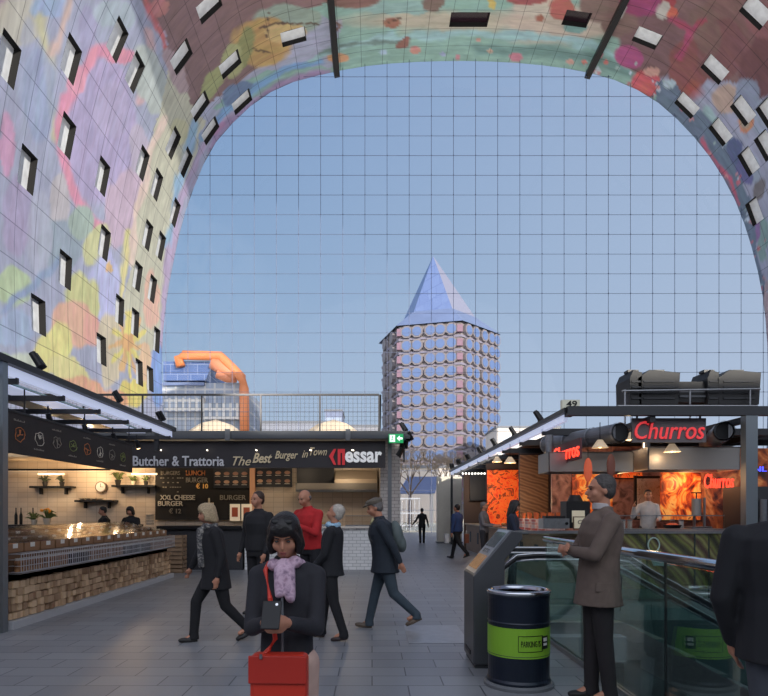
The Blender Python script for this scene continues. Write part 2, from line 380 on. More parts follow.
POLY([(655,78),(676,80),(690,108),(712,118),(735,160),(752,215),(764,290),(775,420),(775,520),(760,420),(750,250),(722,180),(690,135),(655,102)],(112,134,158))
E(669,83,7,6,(190,214,222)); E(725,98,16,15,(212,178,156),rot=30); PL([(705,112),(722,128),(734,148)],5,(170,208,206),.5); E(746,100,15,22,(150,162,188)); E(765,118,12,20,(170,182,205))
E(748,122,9,11,(236,150,90)); E(747,121,6,8,(190,176,150)); E(757,190,7,12,(136,128,130)); E(752,170,8,14,(170,186,206)); E(742,170,6,16,(110,110,170),rot=-20); E(735,150,8,14,(96,112,160))
E(764,240,6,24,(140,176,170)); E(766,320,5,40,(200,168,170)); E(757,228,4,14,(150,110,170)); PL([(700,140),(722,170),(740,205)],2.4,(222,80,120),.7)
for i in range(70):
    t = rng.uniform(0, 1); j = int(len(FC)*(.63+.25*t)); x, y = FC[j]; x += rng.uniform(-3, 16); y += rng.uniform(-18, 4)
    r = rng.uniform(.8, 2.4); E(x, y, r, r, [(235,150,150),(210,225,240),(226,100,120),(170,200,190)][i % 4], warp=0, op=.9)
# brush-stroke variation
br = wob(2.3, .5, 77)*.5+wob(7.0, .5, 78)*.5
colr *= (1+.10*br[..., None]); colr *= np.array([1, 1, 1])
lum = colr.mean(axis=2, keepdims=True); colr = (lum+(colr-lum)*.80).clip(.01, .85)*np.array([.84,.87,.93])

# windows: pixel centre -> (s, Y)
crang = np.unwrap(np.arctan2(HY-(HY-(CZ-EYE)/YF*F), CX/YF*F)); crr = np.hypot(CX, CZ-EYE)/YF*F
def surf(px, py):
    a = math.atan2(HY-py, px-VX); r = math.hypot(px-VX, HY-py)
    # direction angle decreases from left (pi) to right
    i = int(np.argmin(np.abs(np.arctan2(CZ-EYE, CX)-a))); return i, YF*crr[i]/r
WN = [(8,62),(70,60),(116,41),(134,75),(67,138),(28,171),(102,179),(142,164),(157,186),(172,144),(175,213),(104,245),(66,272),(148,236),(160,247),(138,278),(152,290),(39,318),(119,312),(135,325),(101,352),(157,341),(139,374),(150,380),
      (181,58),(199,108),(185,163),(209,8),(229,65),(293,36),(241,103),(210,131),(468,19),(575,19),(646,38),(686,104),(756,11),(714,68),(743,110),(721,131),(749,161),(754,211),(765,145),(768,112)]
holes = np.zeros((NS, NY-1), bool); WIN = []
for k, (px, py) in enumerate(WN):
    i, y = surf(px, py)
    if y > YF-.5: y = YF-.9
    big = (px, py) == (468, 19)
    hs = 8 if big else 5; hy = 4
    j = int(np.argmin(np.abs(Ys-y)))
    i0, i1 = i-hs, i+hs+1
    j0, j1 = max(j-hy, 1), min(j+hy, NY-2)
    if holes[i0:i1, j0:j1].any(): continue
    holes[i0:i1, j0:j1] = True; WIN.append((i0, i1, j0, j1, big))
V = np.zeros((NS+1, NY, 3)); V[..., 0] = CX[:, None]; V[..., 1] = Ys[None, :]; V[..., 2] = CZ[:, None]
idx = np.arange((NS+1)*NY).reshape(NS+1, NY)
q = np.stack([idx[:-1,:-1], idx[:-1,1:], idx[1:,1:], idx[1:,:-1]], -1)[~holes]
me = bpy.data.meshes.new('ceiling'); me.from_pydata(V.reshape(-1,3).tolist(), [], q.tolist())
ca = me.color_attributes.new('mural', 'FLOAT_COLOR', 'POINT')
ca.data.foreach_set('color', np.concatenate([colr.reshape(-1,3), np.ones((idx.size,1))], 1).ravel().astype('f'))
uv = me.uv_layers.new(name='st'); li = np.zeros(len(me.loops), dtype='i'); me.loops.foreach_get('vertex_index', li)
uv.data.foreach_set('uv', np.stack([ss.reshape(-1)[li], yy.reshape(-1)[li]], 1).ravel().astype('f'))
me.polygons.foreach_set('use_smooth', [True]*len(me.polygons))
m = bpy.data.materials.new('mural_panels'); m.use_nodes = True; t = m.node_tree; b = t.nodes['Principled BSDF']; b.inputs['Roughness'].default_value = .55
at = t.nodes.new('ShaderNodeAttribute'); at.attribute_name = 'mural'
uvn = t.nodes.new('ShaderNodeUVMap'); uvn.uv_map = 'st'
bk = t.nodes.new('ShaderNodeTexBrick'); bk.offset = 0; bk.inputs['Scale'].default_value = 1; bk.inputs['Brick Width'].default_value = 1.52; bk.inputs['Row Height'].default_value = 1.52; bk.inputs['Mortar Size'].default_value = .022
bk.inputs['Color1'].default_value = (1,1,1,1); bk.inputs['Color2'].default_value = (.93,.93,.93,1); bk.inputs['Mortar'].default_value = (.48,.48,.5,1); bk.inputs['Mortar Smooth'].default_value = 0
t.links.new(uvn.outputs[0], bk.inputs[0])
mm = t.nodes.new('ShaderNodeMixRGB'); mm.blend_type = 'MULTIPLY'; mm.inputs[0].default_value = 1
t.links.new(at.outputs['Color'], mm.inputs[1]); t.links.new(bk.outputs['Color'], mm.inputs[2]); nz = t.nodes.new('ShaderNodeTexNoise'); nz.inputs['Scale'].default_value = 1; nz.inputs['Detail'].default_value = 8; nz.inputs['Distortion'].default_value = .6
mpn = t.nodes.new('ShaderNodeMapping'); mpn.inputs['Scale'].default_value = (.7,2.6,1); t.links.new(uvn.outputs[0], mpn.inputs[0]); t.links.new(mpn.outputs[0], nz.inputs['Vector'])
hs = t.nodes.new('ShaderNodeHueSaturation'); m1 = t.nodes.new('ShaderNodeMapRange'); m1.inputs[1].default_value = .3; m1.inputs[2].default_value = .7; m1.inputs[3].default_value = .485; m1.inputs[4].default_value = .515
m2 = t.nodes.new('ShaderNodeMapRange'); m2.inputs[1].default_value = .3; m2.inputs[2].default_value = .7; m2.inputs[3].default_value = .82; m2.inputs[4].default_value = 1.15
sx_ = t.nodes.new('ShaderNodeSeparateColor'); t.links.new(nz.outputs['Color'], sx_.inputs[0]); t.links.new(sx_.outputs[0], m1.inputs[0]); t.links.new(sx_.outputs[1], m2.inputs[0])
t.links.new(m1.outputs[0], hs.inputs['Hue']); t.links.new(m2.outputs[0], hs.inputs['Value']); t.links.new(mm.outputs[0], hs.inputs['Color']); t.links.new(hs.outputs[0], b.inputs['Base Color'])
me.materials.append(m)
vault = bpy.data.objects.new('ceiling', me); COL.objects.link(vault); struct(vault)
# outer skin gives the vault its thickness
ox = CX.copy(); oz = CZ.copy(); tx = np.gradient(CX); tz = np.gradient(CZ); ln = np.hypot(tx, tz)
NXo, NZo = -tz/ln, tx/ln      # outward normal (left side going up: (-1,0))
sk = MB(); stp = 12; ii = list(range(0, NS+1, stp))+([NS] if NS % stp else [])
for a, b2 in zip(ii, ii[1:]):
    A = [(CX[k]+NXo[k]*1.2, CZ[k]+NZo[k]*1.2) for k in (a, b2)]
    sk.bm.faces.new([sk.bm.verts.new(p) for p in ((A[0][0],YR,A[0][1]), (A[1][0],YR,A[1][1]), (A[1][0],YF,A[1][1]), (A[0][0],YF,A[0][1]))])
    for Y in (YR, YF):
        sk.bm.faces.new([sk.bm.verts.new(p) for p in ((A[0][0],Y,A[0][1]), (A[1][0],Y,A[1][1]), (CX[b2],Y,CZ[b2]), (CX[a],Y,CZ[a]))])
struct(sk.build('wall_outer', mat('outer_cladding', (120,122,128), .7)))
JAMB = mat('window_jamb', (14,12,12), .8)
PANE = mat('vault_pane', (236,240,244), .25, noise=.12, nscale=2.5)  # pale colour puts the sky's reflection into the panes
PANED = mat('vault_pane_dark', (40,26,34), .25)
for n_, (i0, i1, j0, j1, big) in enumerate(WIN):
    w_ = MB(); D = .32
    cs = [(i0,j0),(i0,j1),(i1,j1),(i1,j0)]
    nx = (NXo[i0]+NXo[i1])/2; nz = (NZo[i0]+NZo[i1])/2
    inn = [Vector((CX[i], Ys[j], CZ[i])) for i, j in cs]; outr = [p+Vector((nx*D, 0, nz*D)) for p in inn]
    for k in range(4):
        w_.bm.faces.new([w_.bm.verts.new(p) for p in (inn[k], inn[(k+1) % 4], outr[(k+1) % 4], outr[k])])
    root = struct(w_.build('window_%d' % (n_+1), JAMB))
    pn = MB(); pn.bm.faces.new([pn.bm.verts.new(p) for p in outr]); pn.build('window_pane', PANED if Ys[j0] > 0 and (big or n_ == 33) else PANE, root)
# two black trusses under the vault
for n_, (px, py) in enumerate(((335.5,72), (588.5,72.5))):
    i, _ = surf(px, py); c = Vector((CX[i]-NXo[i]*.25, 0, CZ[i]-NZo[i]*.25)); a = math.atan2(tz[i], tx[i])
    M = Matrix.Translation(c) @ Matrix.Rotation(-a, 4, 'Y')
    struct(MB().box((-.2, 20, -.22), (.2, YF, .22), M).build('trim_%d' % (n_+1), BLACK))

# ------------------------------------------------------------------ glass facade with its cable net
fac = empty('window_60'); struct(fac)
CAB = mat('net_cable', (84,92,118), .5, .4)
v_, h_ = MB(), MB(); nodes_ = MB()
xL = np.array(CX); zA = np.array(CZ)
def ztop(x):
    best = 0
    for k in range(NS):
        if (CX[k]-x)*(CX[k+1]-x) <= 0: best = max(best, (CZ[k]+CZ[k+1])/2)
    return best
def xspan(z):
    xs = [CX[k] for k in range(NS) if (CZ[k]-z)*(CZ[k+1]-z) <= 0]
    return (min(xs), max(xs)) if xs else (0, 0)
DX = 22.0/F*YF; DZ = 19.6/F*YF
x = (167-VX)/F*YF
vx_ = []
while x < 28.5:
    if ztop(x) > 3: v_.cyl((x,YF-.25,0), (x,YF-.25,ztop(x)), .017, n=5); vx_.append(x)
    x += DX
z = EYE+(HY-79)/F*YF
hz_ = []
while z > .8:
    a, b2 = xspan(z); h_.cyl((a,YF-.22,z), (b2,YF-.22,z), .015, n=5); hz_.append(z)
    z -= DZ
for x in vx_:
    for z in hz_:
        if z < ztop(x): nodes_.bc((x,YF-.27,z), (.06,.05,.06))
v_.build('cable', CAB, fac); h_.build('cable', CAB, fac); nodes_.build('clamp', CAB, fac)
gp = MB(); poly = [(CX[k], YF-.18, CZ[k]) for k in range(0, NS+1, 6)]
# glazing leaves the entrance strip open
gp.bm.faces.new([gp.bm.verts.new(p) for p in poly])
go = gp.build('glass_pane', glass('facade_glass', (.95,.965,.98), .0, .0, .25), fac)

# added unseen block behind the camera: shades the hall floor from the low sun
struct(MB().box((-60,-24,0), (70,-19,10.6)).build('sun_blocker', mat('sun_blocker_grey', (110,105,100), .8)))

# ------------------------------------------------------------------ outside: tower, library, low buildings
def tower():
    D = 150.0; cx = (438-VX)/F*D; r = 14.9; H0 = EYE+(HY-339)/F*D; H1 = EYE+(HY-320)/F*D; H2 = EYE+(HY-256)/F*D
    t = thing('tower', (cx, D, 0), 'tall hexagonal apartment tower with a blue pointed roof like a sharpened pencil', 'tower')
    ang = [R(a) for a in (165,225,285,345,45,105)]
    V6 = lambda r, z: [Vector((r*math.cos(a), r*math.sin(a), z)) for a in ang]
    body = MB(); A = V6(r-.9, 0); body.prism(A, (0,0,H0))
    body.build('wall', pattern('tower_wall', 'brick', [(120,110,106), (128,118,112)], (1,1,1), .8, bw=1.5, bh=1.1, mortar=.05, mcol=(150,142,152)), t)
    fl = MB(); nfl = 13; fh = 3.12
    ztops = [H0-1.6-fh*k for k in range(nfl)]
    for z in ztops:
        fl.prism(V6(r-.55, z-1.75), (0,0,.5))
    fl.build('floor_band', mat('tower_band', (124,118,132), .8), t)
    WP = mat('tower_window', (84,104,144), .3); FR = mat('tower_frame', (116,108,110), .6); RED = mat('tower_red', (120,90,104), .7)
    fr = MB(); oc = [(math.cos(R(22.5+45*k)), math.sin(R(22.5+45*k))) for k in range(8)]
    def octo(mb, c, u, s, dn, d0, d1):
        mb.prism([c+u*(s*a)+Vector((0,0,s*b2))+dn*d0 for a, b2 in oc], dn*(d1-d0))
    npane = 0
    for f, slots in ((0, (.3,.72)), (1, (.13,.30,.52,.68,.86)), (2, (.14,.34,.58,.78,.94)), (3, (.3,.7))):
        a = V6(r-.9, 0); p0 = a[f]; p1 = a[(f+1) % 6]; u = (p1-p0).normalized(); dn = Vector((u.y, -u.x, 0))
        if dn.dot((p0+p1)/2) < 0: dn = -dn
        for z in ztops[:11]:
            for sl_ in slots:
                c = p0.lerp(p1, sl_)+Vector((0,0,z))
                octo(fr, c, u, 1.45, dn, 0, .95)
                if f in (1, 2) and npane < 98:
                    w_ = MB(); octo(w_, c, u, 1.08, dn, .9, 1.02); w_.build('pane', WP, t); npane += 1
    fr.build('window_surround', FR, t)
    rd = MB()
    for f, sl_ in ((1,.02),(1,.97)):
        a = V6(r-.5, 0); c = a[f].lerp(a[(f+1) % 6], sl_)
        for z in ztops: rd.bc(c+Vector((0,0,z)), (1.3,1.3,1.6))
    rd.build('red_panel', RED, t)
    sk1 = MB(); L0 = V6(r+.2, H0); L1 = V6(9.0, H1); AP = Vector((-1.2,0,H2))
    for k in range(6):
        sk1.bm.faces.new([sk1.bm.verts.new(p) for p in (L0[k], L0[(k+1) % 6], L1[(k+1) % 6], L1[k])])
    sk1.build('roof_skirt', mat('tower_skirt', (104,116,146), .4, noise=.1, nscale=.3), t)
    sk2 = MB()
    sk3 = MB()
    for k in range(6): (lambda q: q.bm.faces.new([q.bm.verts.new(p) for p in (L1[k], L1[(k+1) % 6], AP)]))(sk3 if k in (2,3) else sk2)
    sk3.build('spire_sunlit_side', mat('spire_sunlit', (124,124,140), .5), t)  # right-hand faces paler: sunlight painted into their colour
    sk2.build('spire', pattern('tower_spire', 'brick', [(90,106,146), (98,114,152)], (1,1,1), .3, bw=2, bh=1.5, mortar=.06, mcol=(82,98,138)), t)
tower()

def library():
    D = 100.0; s = F/D
    def X(px): return (px-VX)/s
    def Z(py): return EYE+(HY-py)/s
    t = thing('library_building', (X(205), D, 0), 'glass office building with fat orange pipe running along its roof edge', 'building')
    T = Matrix.Translation((-X(205), -D, 0))
    MB().box((X(130),D,0), (X(240),D+20,Z(383)), T).build('wall', pattern('library_wall', 'brick', [(140,146,158), (128,138,154)], (1,1,1), .6, rot=(R(90),0,0), bw=1.6, bh=2.4, mortar=.16, mcol=(170,168,168), off=0), t)
    MB().prism([T @ Vector(p) for p in ((X(164),D-.4,Z(381)), (X(164),D-.4,Z(362)), (X(214),D-.4,Z(362)), (X(206),D-.4,Z(381)))], (0,10,0)).build('glass_slope', pattern('library_glass', 'brick', [(66,88,134), (76,96,140)], (1,1,1), .25, rot=(R(90),0,0), bw=2.2, bh=1.6, mortar=.06, mcol=(112,126,160)), t)
    MB().box((X(164),D-.6,Z(386)), (X(205),D,Z(383)), T).build('band', mat('library_band', (92,106,140), .5), t)
    MB().box((X(166),D-1,Z(412)), (X(205),D-.01,Z(399)), T).box((X(205),D-1,Z(420)), (X(240),D-.01,Z(404)), T).build('window_band', pattern('library_windows', 'brick', [(120,128,140), (150,158,170)], (1,1,1), .4, rot=(R(90),0,0), bw=1.1, bh=1.4, mortar=.2, mcol=(196,190,184), off=0), t)
    pts = [(183,368),(181,360),(186,357),(205,357.5),(222,358),(230,366),(238,374),(243,379),(245.5,390),(246,410),(246,440)]
    MB().path([T @ Vector((X(a), D-1.2, Z(b2))) for a, b2 in pts], .78, 12).build('pipe', mat('orange_pipe', (206,120,70), .5, noise=.06, nscale=.4), t, smooth=True)
    MB().path([T @ Vector((X(a), D-.6, Z(b2))) for a, b2 in ((214,363),(226,370),(238,378))], 1.2, 10).path([T @ Vector((X(a), D-.6, Z(b2))) for a, b2 in ((219,374),(228,378),(237,378))], .9, 10).build('pipe', mat('orange_pipe2', (206,128,92), .6), t, smooth=True)
library()
def lowb(px0, px1, py, D, rgb, label, wrgb=(150,160,178), name='building'):
    s = F/D; x0 = (px0-VX)/s; x1 = (px1-VX)/s; h = EYE+(HY-py)/s
    t = thing(name, ((x0+x1)/2, D, 0), label, 'building'); hw = (x1-x0)/2
    MB().box((-hw,0,0), (hw,12,h)).build('wall', mat('bld_%d_%d' % (px0, py), rgb, .8, noise=.05, nscale=.4), t)
    wn = MB(); n = max(2, int(hw*2/3.4)); r = 0; z = h-2.4
    while z > 4 and r < 5:
        for k in range(n):
            xx = -hw+(k+.5)*hw*2/n; wn.box((xx-.9,-.06,z-.8), (xx+.9,.02,z+.8))
        z -= 3.2; r += 1
    if r: wn.build('window_row', mat('bld_win', wrgb, .3), t)
    MB().box((-hw-.2,-.2,h), (hw+.2,12.2,h+.4)).build('roof', mat('bld_roof', (110,112,118), .7), t)
lowb(250, 326, 423, 130, (134,136,146), 'low pale grey building seen through the terrace railing, right of the orange pipe')
lowb(325, 342, 411, 150, (118,126,150), 'narrow blue-grey building block above the right-hand parasol')
lowb(342, 378, 427, 108, (140,140,146), 'low pale building seen between the parasols and the pencil tower')
lowb(497, 560, 428, 120, (206,198,190), 'low cream building right of the pencil tower')
lowb(560, 640, 436, 125, (190,190,196), 'low grey building behind the churros stall roof')
lowb(381, 460, 468, 88, (196,184,174), 'low beige building at the foot of the pencil tower')

def tree(px, d, top, wid, label):
    c = P(px, 512, d); c.z = 0; t = thing('bare_tree', c, label, 'tree', 'bare trees outside the glass front')
    h = P(px, top, d).z; b = MB(); b.cyl((0,0,0), (0,0,h*.4), .22, .14)
    rr = random.Random(px)
    tw = MB()
    def br(p, dr, l, r, k):
        q2 = p+dr*l; (b if k < 2 else tw).cyl(p, q2, r, r*.6, n=5)
        if k < 5:
            for _ in range(3):
                nd2 = (dr+Vector((rr.uniform(-.8,.8), rr.uniform(-.8,.8), rr.uniform(-.2,.6)))).normalized(); br(q2, nd2, l*.72, r*.6, k+1)
    for a in range(4): br(Vector((0,0,h*.36)), Vector((math.cos(a*1.6)*.6*wid, math.sin(a*1.6)*.6, 1)).normalized(), h*.2, .1, 0)
    b.build('trunk', mat('bark', (120,104,92), .9), t); tw.build('twigs', mat('twigs', (150,130,108), .9), t)
tree(410, 60, 440, 1.2, 'bare tree outside the glass, left of the tower foot')
tree(446, 66, 446, 1.0, 'bare tree outside the glass, in front of the tower foot')
# blue market canopy, white fence, pavilion
t = thing('market_canopy', P(424,512,62)*1, 'blue canopy roof over a market stall outside the entrance', 'canopy'); t.location.z = 0
MB().prism([(-2.6,0,3.4),(-1.6,0,5.1),(1.6,0,5.1),(1.1,0,3.4)], (0,3,0)).build('canopy_roof', mat('blue_canvas', (124,140,186), .6), t)
cp = MB()
for x, y in ((-2.4,.2),(.9,.2),(-2.4,2.8),(.9,2.8)): cp.cyl((x,y,0), (x,y,3.5), .06)
cp.build('pole', WHITE, t)
t = thing('fence_gate', P(402,512,50)*1, 'white slatted crowd fence standing outside the entrance', 'fence'); t.location.z = 0
f_ = MB()
for k in range(9): f_.bc((-1.4+k*.35,0,1.25), (.05,.05,2.5))
for z in (.4,1.4,2.6): f_.bc((0,.03,z), (3,.05,.12))
f_.build('slat_panel', mat('fence_white', (170,172,180), .6), t)
t = thing('parked_bicycle', P(412,512,47)*1, 'bicycle parked outside by the white fence', 'bicycle'); t.location.z = 0
for x in (-.5,.5):
    wh = MB(); 
    for k in range(20):
        a0 = 2*math.pi*k/20; a1 = 2*math.pi*(k+1)/20
        wh.cyl((x+.33*math.cos(a0),0,.34+.33*math.sin(a0)), (x+.33*math.cos(a1),0,.34+.33*math.sin(a1)), .02, n=5)
    wh.cyl((x-.33,0,.34),(x+.33,0,.34),.006,n=4).cyl((x,0,.01),(x,0,.67),.006,n=4); wh.build('wheel', BLACK, t)
MB().path([(-.5,0,.34),(-.2,0,.85),(.35,0,.85),(.5,0,.34)],.018).path([(-.5,0,.34),(0,0,.34),(.35,0,.85)],.018).path([(0,0,.34),(-.2,0,.85),(-.22,0,.98)],.018).build('frame', DARK, t)
MB().path([(.35,0,.85),(.33,0,1.05),(.25,.2,1.07)],.014).path([(.33,0,1.05),(.25,-.2,1.07)],.014).build('handlebar', DARK, t)
MB().ell((-.22,0,1.0),(.12,.07,.03)).build('saddle', BLACK, t)
# entrance pylon
t = thing('entrance_pylon', P(449,512,29.5)*1, 'tall plain grey entrance pylon at the end of the hall floor', 'pylon'); t.location.z = 0
MB().box((-.58,-.3,0), (.58,.3,3.2)).build('panel', mat('pylon', (200,194,180), .6, noise=.03), t, bevel=.02)
MB().box((-.62,-.34,0), (.62,.34,.08)).build('plinth', GREYP, t)

# ------------------------------------------------------------------ canopy beams and spotlights
def spotlight_proto():
    t = empty('spotlight')
    MB().cyl((0,0,-.02),(0,0,.06),.03).bc((0,0,.07),(.16,.03,.02)).build('bracket', BLACK, t)
    for s_ in (-.055,.055):
        hd = MB(); hd.cyl((s_,.07,.22),(s_,-.05,.03),.048,.055,14).build('lamp_head', BLACK, t, smooth=False)
    return t
SP = spotlight_proto(); sp_used = [False]
def spotlight(loc, rz, label, group, sc_=1.0):
    o = SP if not sp_used[0] else dup(SP)
    sp_used[0] = True; o.location = loc; o.rotation_euler.z = rz; o.scale = (sc_,)*3; tag(o, label, 'spotlight', group); return o
LEDM = mat('led_cover', (190,196,214), .3, emit=(190,200,230), es=.6)
# left stall frame
VP_ = 5500
XL = -4.6
fr_ = thing('stall_canopy', (XL,7.5,0), 'black steel canopy frame of the left stall with white light strip along its edge', 'stall canopy')
T = Matrix.Translation((-XL,-7.5,0))
MB().box((XL-.09,3.0,3.37),(XL+.05,14.2,3.46),T).build('beam', BLACK, fr_)
MB().box((XL-.10,3.2,3.23),(XL-.02,14.1,3.36),T).build('light_strip', LEDM, fr_)
q_ = MB()
for y in (7.9,9.1,10.3,11.5,12.7,13.9): q_.box((-11.5,y,3.16),(XL,y+.05,3.24),T)
q_.box((-7.6,4,3.2),(-7.5,14.2,3.34),T).box((-9.6,4,3.2),(-9.5,14.2,3.34),T)
q_.build('rafter', DARK, fr_)
MB().box((XL-.10,7.55,0),(XL+.03,7.66,3.37),T).build('post', mat('post_steel', (120,128,134), .35, .6), fr_)
MB().box((-4.98,13.95,2.9),(-4.9,14.05,3.3),T).build('post', DARK, fr_)
for k,(a,b2) in enumerate(((-6.4,-5.4),(-8.6,-7.9))): MB().box((a,8.0,3.42),(b2,14,3.44),T).build('roof_panel', mat('canopy_glass', (120,150,150), .2), fr_)
MB().box((-7.4,6.8,3.40),(-6.9,14,3.44),T).box((-5.6,8.5,3.31),(-5.2,14,3.33),T).build('light_panel', LEDM, fr_)
pn_ = thing('wood_screen', (-4.85,7.2,0), 'orange-brown wooden screen panel at the left edge behind the steel post', 'screen')
MB().box((-.35,-.03,0),(.17,.03,2.6)).build('board', pattern('screen_wood','noise',[(170,118,78),(196,142,98),(206,158,112)],(8,2,1.2),.5), pn_)
MB().box((-.37,-.05,2.6),(.19,.05,2.66)).build('top_rail', BLACK, pn_)
for k, y in enumerate((8.45,11.1,13.35)):
    spotlight((XL-.02,y,3.48), R(100+20*k), 'black twin spotlight on top of the left canopy beam, %s along it' % ORD[k], 'spotlights on the left canopy beam', .95)
# small hanging track lights under the left canopy
tl = empty('track_light'); MB().cyl((0,0,0),(0,0,-.14),.012).build('stem', BLACK, tl); MB().cyl((0,0,-.12),(.02,.06,-.28),.04,.05,12).build('lamp_head', BLACK, tl)
MB().cyl((.021,.062,-.283),(.0212,.0635,-.285),.04,n=12).build('lens', mat('warm_lens',(255,214,160),.4,emit=(255,210,150),es=6), tl)
for k,(x,y) in enumerate(((-5.1,8.4),(-5.1,9.6),(-5.1,10.8),(-5.1,12.0),(-5.1,13.2))):
    o = tl if k == 0 else dup(tl); o.location = (x,y,3.17); tag(o, 'small black track light under the left canopy, %s from the camera' % ORD[k], 'track light', 'track lights under the left canopy')
    lamp('lamp_light', (x,y+.1,2.8), 9, spot=100, aim=(x-.5,y+.5,0))

for y, aim in ((8.45,(10,34,33)),(11.1,(20,40,30)),(13.35,(24,38,24))): lamp('spot_light',(XL-.02,y,3.85),VP_,color=(1,.93,.85),r=.1,spot=75,aim=aim)
# hanging menu banner with chalk fruit
sb = thing('hanging_signboard', (-4.9,8.2,2.3), 'long dark hanging signboard with chalk fruit drawings above the nut counter', 'signboard')
MB().box((-.02,0,0),(.02,4.22,.56)).build('board', mat('sign_slate',(46,40,37),.7,noise=.1), sb)
MB().box((-.03,-.02,.56),(.03,4.24,.59)).build('frame', BLACK, sb)
CH = mat('chalk',(205,196,180),.8); CHO = mat('chalk_orange',(196,120,70),.8); CHG = mat('chalk_green',(130,140,80),.8); CHD = mat('chalk_dim',(140,132,120),.8)
rr = random.Random(5)
for k in range(8):
    yc = .25+k*.5; mb = MB(); ring = []
    for j in range(14):
        a = 2*math.pi*j/13; r = .09+rr.uniform(-.015,.015); ring.append((.024, yc+r*math.cos(a)*1.3, .27+r*math.sin(a)))
    mb.path(ring, .006, 5)
    for j in range(5):
        a = rr.uniform(0,6.28); mb.path([(.024,yc,.27),(.024,yc+.07*math.cos(a),.27+.07*math.sin(a))],.007,5)
    mb.build('chalk_drawing', [CHO,CH,CHD,CHG][k % 4], sb)
    mb = MB(); z = .1 if k % 2 else .45; y = yc-.14
    while y < yc+.12:
        dz = rr.uniform(.01,.03); mb.box((.02,y,z),(.024,y+.018,z+dz)); y += .03
    mb.build('chalk_caption', CHD, sb)
for y in (0.4,2.2,4.1): MB().cyl((0,y,.59),(0,y,.93),.01).build('hanger', BLACK, sb)

# ------------------------------------------------------------------ back wall and butcher stall
YB = 18.6
TILE = pattern('wall_tile','brick',[(206,186,164),(214,196,176)],(1,1,1),.4,rot=(R(90),0,0),bw=.3,bh=.15,mortar=.006,mcol=(176,158,138),off=0)
struct(MB().box((-14,YB,0),(.75,YB+.2,3.35)).build('wall_back', TILE))
struct(MB().box((.22,16.2,0),(.75,YB,3.3)).build('wall_pier', pattern('white_brick','brick',[(176,170,166),(188,182,178)],(1,1,1),.4,rot=(R(90),0,0),bw=.2,bh=.09,mortar=.008,mcol=(130,126,122))))
struct(MB().box((-14,7.5,0),(-13.8,YB,3.3)).build('wall_left', TILE))
so_ = MB().box((-12,17.2,3.05),(-6.7,YB-.01,3.15)).build('soffit_panel', mat('soffit',(214,190,160),.6)); tag(so_,'beige soffit panel above the tiled wall behind the nut counter','soffit panel')
tag(MB().box((-13,17.9,2.72),(-7.7,17.98,2.77)).build('light_track', BLACK),'thin black light track across the tiled wall','light track')
def shelf(px0, px1, py, label):
    a = P(px0,py,18.35); b2 = P(px1,py,18.35); t = thing('wall_shelf', ((a.x+b2.x)/2,18.45,a.z), label, 'shelf', None); h = (b2.x-a.x)/2
    MB().box((-h,-.15,-.03),(h,.15,.03)).build('board', BLACK, t)
    for x in (-h*.6,h*.6): MB().box((x-.02,-.02,-.22),(x+.02,.14,-.03)).build('bracket', BLACK, t)
    return a, b2
shelf(30,72,487,'black wall shelf with two dark pots, left one on the tiled wall')
shelf(75,115,501,'black wall shelf below the round clock, lowest of the three')
shelf(112,155,486,'black wall shelf with green plants, beside the chalkboard')
ck = thing('wall_clock', P(101,487,18.55), 'round pale wall clock above the lowest black shelf','clock')
MB().cyl((0,.02,0),(0,-.03,0),.17,n=28).build('case', mat('clock_rim',(120,100,80),.5), ck)
MB().cyl((0,-.03,0),(0,-.036,0),.14,n=28).build('dial', WHITE, ck); MB().box((-.006,-.045,0),(.006,-.038,.11)).box((0,-.045,-.006),(.08,-.038,.006)).build('hands', BLACK, ck)
def plant(loc, pot, leaf, label, s=1, flower=None):
    t = thing('potted_plant', loc, label, 'plant'); MB().lathe([(.05*s,0),(.075*s,.12*s),(.07*s,.12*s),(.065*s,.1*s)],n=14).build('pot', pot, t)
    mb = MB(); r_ = random.Random(str(label))
    for k in range(16):
        a = r_.uniform(0,6.28); l = r_.uniform(.08,.2)*s; h = r_.uniform(.06,.2)*s
        p0 = Vector((0,0,.1*s)); p1 = Vector((math.cos(a)*l*.6,math.sin(a)*l*.6,.1*s+h)); p2 = Vector((math.cos(a)*l,math.sin(a)*l,.1*s+h*.8))
        mb.path([p0,p1,p2],[.012*s,.02*s,.004*s],5)
    mb.build('foliage', leaf, t)
    if flower:
        mb = MB()
        for k in range(7): mb.ell((r_.uniform(-.08,.08)*s,r_.uniform(-.08,.08)*s,(.24+r_.uniform(0,.08))*s),(.035*s,.035*s,.028*s),u=8,v=6)
        mb.build('flower', flower, t)
LEAF = mat('leaf',(86,98,52),.6); LEAFD = mat('leaf_dark',(48,56,36),.6); POTD = mat('pot_dark',(40,36,34),.5); POTW = mat('pot_white',(190,178,160),.5)
zs = P(0,487,18.35).z+.03
plant((P(45,0,18.4).x,18.4,zs),POTD,LEAFD,'small dark potted plant, left one on the left shelf',1.1)
plant((P(62,0,18.4).x,18.4,zs),POTD,LEAFD,'small dark potted plant, right one on the left shelf',1.1)
zs = P(0,486,18.35).z+.03
plant((P(118,0,18.4).x,18.4,zs),POTD,LEAF,'leafy green plant at the left end of the right shelf',1.3)
plant((P(133,0,18.4).x,18.4,zs),POTW,LEAF,'small green plant in the middle of the right shelf')
plant((P(146,0,18.4).x,18.4,zs),POTD,LEAF,'small green plant right of the middle of the right shelf')
zs = P(0,501,18.35).z+.03
for k in range(4):
    o = MB().lathe([(.06,0),(.07,.02),(.12,.05),(.115,.055),(.02,.03)],n=14).build('bowl', POTW, origin=(0,0,0)); o.location = (P(82+k*5,0,18.4).x+.03*k,18.4,zs); tag(o,'small pale bowl on the lowest black shelf, %s from the left' % ['first','second','third','fourth'][k],'bowl','bowls on the lowest shelf')
